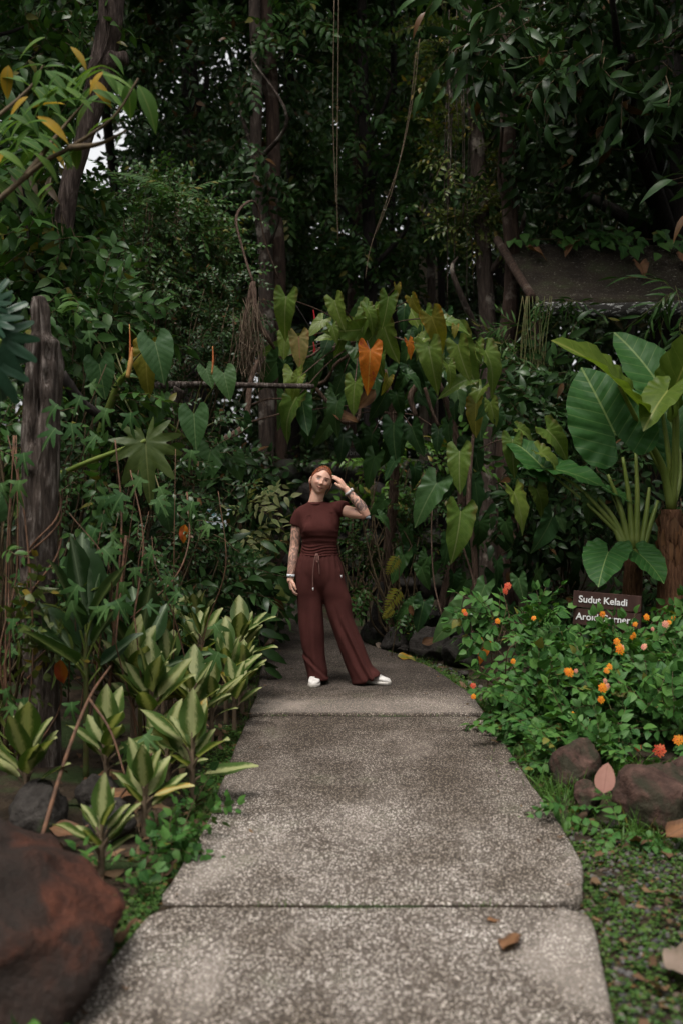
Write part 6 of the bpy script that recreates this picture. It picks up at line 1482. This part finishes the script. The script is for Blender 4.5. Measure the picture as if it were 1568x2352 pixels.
def cloth_mat(name, c1, c2):
    b = NB(name); o = b.obj(); n1 = b.noise(o, 8, 4); wv = b.noise(b.scaled(o, 500, 500, 500), 1.0, 2)
    return b.surf(b.mix(b.step(n1, .35, .65), c1, c2), .9, b.bump(b.math('ADD', wv, b.math('MULTIPLY', b.noise(b.scaled(o, 22, 22, 9), 1, 3), 1.5)), .25, .004), .15)
M['shirt'] = cloth_mat('shirt_cloth', (.058, .0165, .0140), (.072, .0205, .0175))
M['trousers'] = cloth_mat('trouser_cloth', (.058, .0178, .0152), (.072, .0222, .019))
def loft(rows, ns=40, sup=2.4):
    """closed body of superelliptic sections: rows of (cx, cy, z, half width, half depth[, tilt])"""
    V = []; th = np.linspace(0, 2 * PI, ns, endpoint=False)
    ct, st2 = np.cos(th), np.sin(th)
    ex = np.sign(ct) * np.abs(ct) ** (2 / sup); ey = np.sign(st2) * np.abs(st2) ** (2 / sup)
    for r in rows:
        cx, cy, z, a, d = r[:5]; tl = r[5] if len(r) > 5 else 0
        V += [W3(cx + a * p, cy + d * q, z + tl * a * p) for p, q in zip(ex, ey)]
    n = len(rows); i = np.arange(n - 1)[:, None] * ns; j = np.arange(ns)[None]; j2 = (j + 1) % ns
    Q = np.stack([i + j, i + j2, i + ns + j2, i + ns + j], -1).reshape(-1, 4)
    V += [np.mean(V[:ns], 0), np.mean(V[-ns:], 0)]; m = n * ns
    T = [(m, (k + 1) % ns, k) for k in range(ns)] + [(m + 1, (n - 1) * ns + k, (n - 1) * ns + (k + 1) % ns) for k in range(ns)]
    return Tpl(V, Q, T)
def dense(rows, k=6):
    r = np.array([list(q) + [0] * (6 - len(q)) for q in rows], float); return [tuple(v) for v in smooth_path(r, k)]
torso = loft(dense([(-.166, .01, .968, .140, .108), (-.165, .01, 1.0, .136, .106), (-.164, .01, 1.05, .131, .102), (-.163, .005, 1.10, .137, .108), (-.163, -.002, 1.15, .145, .120), (-.163, .002, 1.20, .150, .118), (-.164, .012, 1.25, .155, .102), (-.167, .018, 1.29, .160, .085, .06), (-.174, .02, 1.328, .130, .070, .09), (-.184, .02, 1.348, .090, .064, .08), (-.191, .018, 1.362, .060, .056, .05)]))
bust = []
for sx in (-.062, .052):
    t = sphere_dirs(24, 18); bust.append(Tpl(t.V * (.064, .046, .062) + W3(-.166 + sx, -.074, 1.165), t.Q, t.T))
slr = tube([W3(-.245, .016, 1.302), W3(-.298, .015, 1.272), W3(-.325, .015, 1.225), W3(-.338, .016, 1.182)], [.050, .055, .053, .052], 22)
sll = tube([W3(-.09, .014, 1.305), W3(-.035, .005, 1.308), W3(.005, -.012, 1.310), W3(.030, -.030, 1.306)], [.052, .058, .061, .059], 22)
sme = remeshed('t_shirt', [torso, slr, sll] + bust, .0055, 12)
V = coords(sme); N_ = normals(sme)
ang = np.arctan2(V[:, 1] - PY, V[:, 0] + .165); z = V[:, 2]
wst = np.exp(-((z - 1.015) / .035) ** 2)
dsp = wst * (.0042 * np.sin(z * 290 + 2.0 * np.sin(ang * 2.0) + 8 * vnoise(V, 9)) ) + .006 * fbm(V * V3(1, 1, .6), 14, 3) + .003 * np.exp(-((z - 1.09) / .04) ** 2) * np.sin(z * 150 + 3 * np.sin(ang))
dsp += -.005 * np.exp(-(((V[:, 0] + .27) - (z - 1.19) * .5) / .012) ** 2) * (z > 1.14) * (z < 1.26) - .005 * np.exp(-(((V[:, 0] + .055) + (z - 1.22) * .35) / .012) ** 2) * (z > 1.15) * (z < 1.28)
wear('t_shirt', sme, M['shirt'], Vworld=V + N_ * dsp[:, None])
shirt = [c_ for c_ in person.children if c_.name.startswith('t_shirt')][0]
th = np.linspace(0, 2 * PI, 28)
wear('collar', tube([W3(-.192 + .060 * math.cos(t), .014 + .060 * math.sin(t), 1.357 + .012 * math.sin(t) + .004 * math.cos(t)) for t in th], .0065, 8, smooth=False), M['shirt'], parent=shirt)
wear('hem', tube([W3(-.166 + .141 * math.cos(t), .01 + .109 * math.sin(t), .968 + .003 * math.sin(5 * t)) for t in th], .0075, 8, smooth=False), M['shirt'], parent=shirt)

pel = loft(dense([(-.164, .012, 1.005, .130, .100), (-.165, .012, .965, .144, .112), (-.166, .012, .92, .160, .124), (-.165, .012, .86, .180, .130), (-.160, .012, .79, .186, .124), (-.152, .012, .73, .178, .104), (-.150, .012, .69, .140, .075), (-.148, .012, .64, .06, .04)]))
rleg = loft(dense([(-.243, .012, .86, .098, .116), (-.243, .012, .78, .098, .118), (-.243, .010, .70, .096, .112), (-.236, .005, .63, .094, .100), (-.222, .0, .40, .093, .098), (-.205, .0, .22, .083, .095), (-.178, -.005, .09, .077, .10), (-.172, -.01, .045, .076, .105)]), 36)
lleg = loft(dense([(-.085, .012, .86, .098, .116), (-.075, .012, .78, .100, .118), (-.055, .010, .70, .104, .112), (-.031, .005, .63, .104, .100), (-.003, .0, .495, .093, .098), (.067, -.005, .307, .097, .100), (.127, -.012, .15, .100, .105), (.172, -.02, .075, .103, .110, .25), (.183, -.022, .045, .107, .112, .33)]), 36)
tme = remeshed('trousers', [pel, rleg, lleg], .0065, 14)
V = coords(tme); N_ = normals(tme); z = V[:, 2]; x = V[:, 0]
ang = np.arctan2(V[:, 1] - PY - .012, x + .165)
ple = np.clip((z - .66) / .3, 0, 1) ** 1.2
dsp = ple * .0026 * np.sin(ang * 23 + 3 * vnoise(V, 5) * 2) * (z < .985)
lx = np.interp(z, [.045, .15, .307, .495, .63], [.183, .127, .067, -.003, -.031]); isl = (x > lx - .115) & (z < .66) & (x > -.13)
u = (x - lx) / .1; w1 = np.clip((.62 - z) / .3, 0, 1)
front = np.clip(-(N_[:, 1]), 0, 1)
dsp += isl * w1 * (.013 * np.exp(-((u - .30 + .9 * (z - .25)) / .16) ** 2) - .012 * np.exp(-((u - .02 + .9 * (z - .25)) / .14) ** 2) + .010 * np.exp(-((u + .35 + .7 * (z - .25)) / .2) ** 2) - .009 * np.exp(-((u - .62 + .8 * (z - .25)) / .14) ** 2))
rx = np.interp(z, [.045, .22, .4, .63, .8], [-.172, -.205, -.222, -.236, -.245]); isr = (x < rx + .1) & (z < .66) & ~isl
ur = (x - rx) / .09
dsp += isr * (.008 * np.exp(-((ur - .15 - .5 * (z - .4)) / .22) ** 2) - .008 * np.exp(-((ur + .3 - .4 * (z - .4)) / .2) ** 2)) * np.clip((.66 - z) / .2, 0, 1)
dsp += isr * .006 * np.exp(-((z - .12 + .10 * ur) / .018) ** 2) - isr * .006 * np.exp(-((z - .155 + .10 * ur) / .02) ** 2)
dsp += .007 * fbm(V * V3(1, 1, .35), 9, 3)
# pocket openings
for sg, x0 in ((1, .0), (-1, -.33)):
    dsp += -.004 * np.exp(-((x - (x0 - sg * .25 * (z - .80))) / .006) ** 2) * (z > .74) * (z < .93) * front
tro = wear('trousers', tme, M['trousers'], Vworld=V + N_ * dsp[:, None])
M['cord'] = plain_mat('cord', (.17, .085, .07), (.13, .06, .05), 60, .8)
fy = -.135
for p in ([W3(-.184, fy + .01, .985), W3(-.195, fy - .005, .95), W3(-.205, fy - .01, .88), W3(-.209, fy - .006, .80), W3(-.207, fy - .004, .735)], [W3(-.178, fy + .01, .985), W3(-.165, fy - .012, .955), W3(-.170, fy - .016, .925), W3(-.182, fy - .012, .935), W3(-.180, fy + .005, .985)], [W3(-.176, fy + .01, .982), W3(-.166, fy - .008, .93), W3(-.162, fy - .010, .87), W3(-.160, fy - .006, .835)]):
    wear('drawstring', tube(p, .0042, 6), M['cord'], parent=tro)
M['metal_pale'] = plain_mat('metal_pale', (.7, .68, .66), None, 20, .3)
wear('cord_tip', tube([W3(-.207, fy - .004, .737), W3(-.206, fy - .003, .715)], .0046, 6, smooth=False), M['metal_pale'], parent=tro)
wear('pocket_tag', tube([W3(-.003, -.112, .825), W3(-.001, -.108, .805)], .0045, 6, smooth=False), M['metal_pale'], parent=tro)

# canvas shoes
M['canvas'] = plain_mat('canvas', (.66, .63, .60), (.54, .51, .48), 40, .8); M['sole'] = plain_mat('sole', (.62, .58, .53), (.50, .46, .41), 25, .6)
M['shoe_dark'] = plain_mat('shoe_dark', (.05, .045, .045), None, 20, .8)
def shoe(heel, yaw):
    """heel point on the ground; yaw = direction the toe points (0 = photo right)"""
    R = rotz(yaw); L = .255
    s_ = np.linspace(0, 1, 26)
    wd = np.interp(s_, [0, .06, .2, .45, .7, .85, .95, 1], [.012, .026, .032, .034, .043, .041, .028, .006])
    off = np.interp(s_, [0, .5, .8, 1], [0, -.002, .003, .004])
    def shell(z0, ztop, grow, sq):
        V = []; ns = 20; th_ = np.linspace(0, 2 * PI, ns, endpoint=False)
        for i, s1_ in enumerate(s_):
            zt = np.interp(s1_, ztop[0], ztop[1]); zc = (z0 + zt) / 2; hz_ = (zt - z0) / 2
            for t in th_:
                c_, q = math.cos(t), math.sin(t)
                V.append((s1_ * L, off[i] + (wd[i] + grow) * np.sign(c_) * abs(c_) ** sq, zc + hz_ * np.sign(q) * abs(q) ** sq))
        V = np.array(V); n = len(s_); i = np.arange(n - 1)[:, None] * ns; j = np.arange(ns)[None]; j2 = (j + 1) % ns
        Q = np.stack([i + j, i + j2, i + ns + j2, i + ns + j], -1).reshape(-1, 4)
        V = np.vstack([V, V[:ns].mean(0), V[-ns:].mean(0)]); m = n * ns
        T = [(m, (k + 1) % ns, k) for k in range(ns)] + [(m + 1, m - ns + k, m - ns + (k + 1) % ns) for k in range(ns)]
        return Tpl(V @ R.T + heel, Q, T)
    sh_ = wear('shoe', shell(.018, ([0, .1, .3, .45, .6, .8, .93, 1], [.075, .082, .088, .086, .072, .052, .045, .024]), .0, .75), M['canvas'])
    wear('sole', shell(.001, ([0, 1], [.027, .027]), .004, .4), M['sole'], parent=sh_)
    for k in range(4):
        s1_ = .47 + .075 * k; zt = np.interp(s1_, [.45, .6, .8], [.087, .074, .054]); w_ = .020
        pts = [V3(s1_ * L, -w_, zt - .006), V3(s1_ * L + .004, 0, zt + .001), V3(s1_ * L, w_, zt - .006)]
        wear('lace', tube([R @ p + heel for p in pts], .0028, 6), M['canvas'], parent=sh_)
shoe(W3(-.178, .075, .012), -PI / 2 - .12)
shoe(W3(.128, .028, .012), -.42)

# bands on both wrists
M['watch'] = plain_mat('watch_band', (.62, .58, .56), (.55, .5, .48), 60, .5); M['paper'] = plain_mat('paper_band', (.74, .76, .78), (.66, .70, .74), 40, .6)
def ring(c_, ax, r, w, th_=.003, ell=1.0):
    ax = unit(ax); a = unit(np.cross(ax, (.1, .9, .3))); b2 = np.cross(ax, a); V = []; n = 28
    for t in np.linspace(0, 2 * PI, n, endpoint=False):
        for rr, h in ((r, -w), (r + th_, -w), (r + th_, w), (r, w)): V.append(c_ + rr * (math.cos(t) * a + ell * math.sin(t) * b2) + h * ax)
    Q = []
    for i in range(n):
        for k in range(4): a0 = i * 4 + k; a1_ = i * 4 + (k + 1) % 4; b0_ = ((i + 1) % n) * 4 + k; b1_ = ((i + 1) % n) * 4 + (k + 1) % 4; Q.append((a0, a1_, b1_, b0_))
    return Tpl(V, Q)
fa = LWr - LE
wt = wear('watch', ring(LWr - fa * .10, fa, .0285, .0085, .004), M['watch'])
fcn = unit(np.cross(fa, (0, 1, 0))); wear('watch_face', box(LWr - fa * .10 + V3(.024, -.016, .018), (.022, .014, .022), rotz(.6) @ roty(-.8), .004), M['watch'], parent=wt)
wb_ = wear('wristband', ring(RW + (.002, .002, .022), V3(.1, .12, 1), .0285, .010, .0016), M['paper'])
M['print'] = plain_mat('print', (.06, .06, .07), None, 20, .6)
wear('print_patch', box(RW + V3(.002, -.030, .026), (.010, .003, .005)), M['print'], parent=wb_)
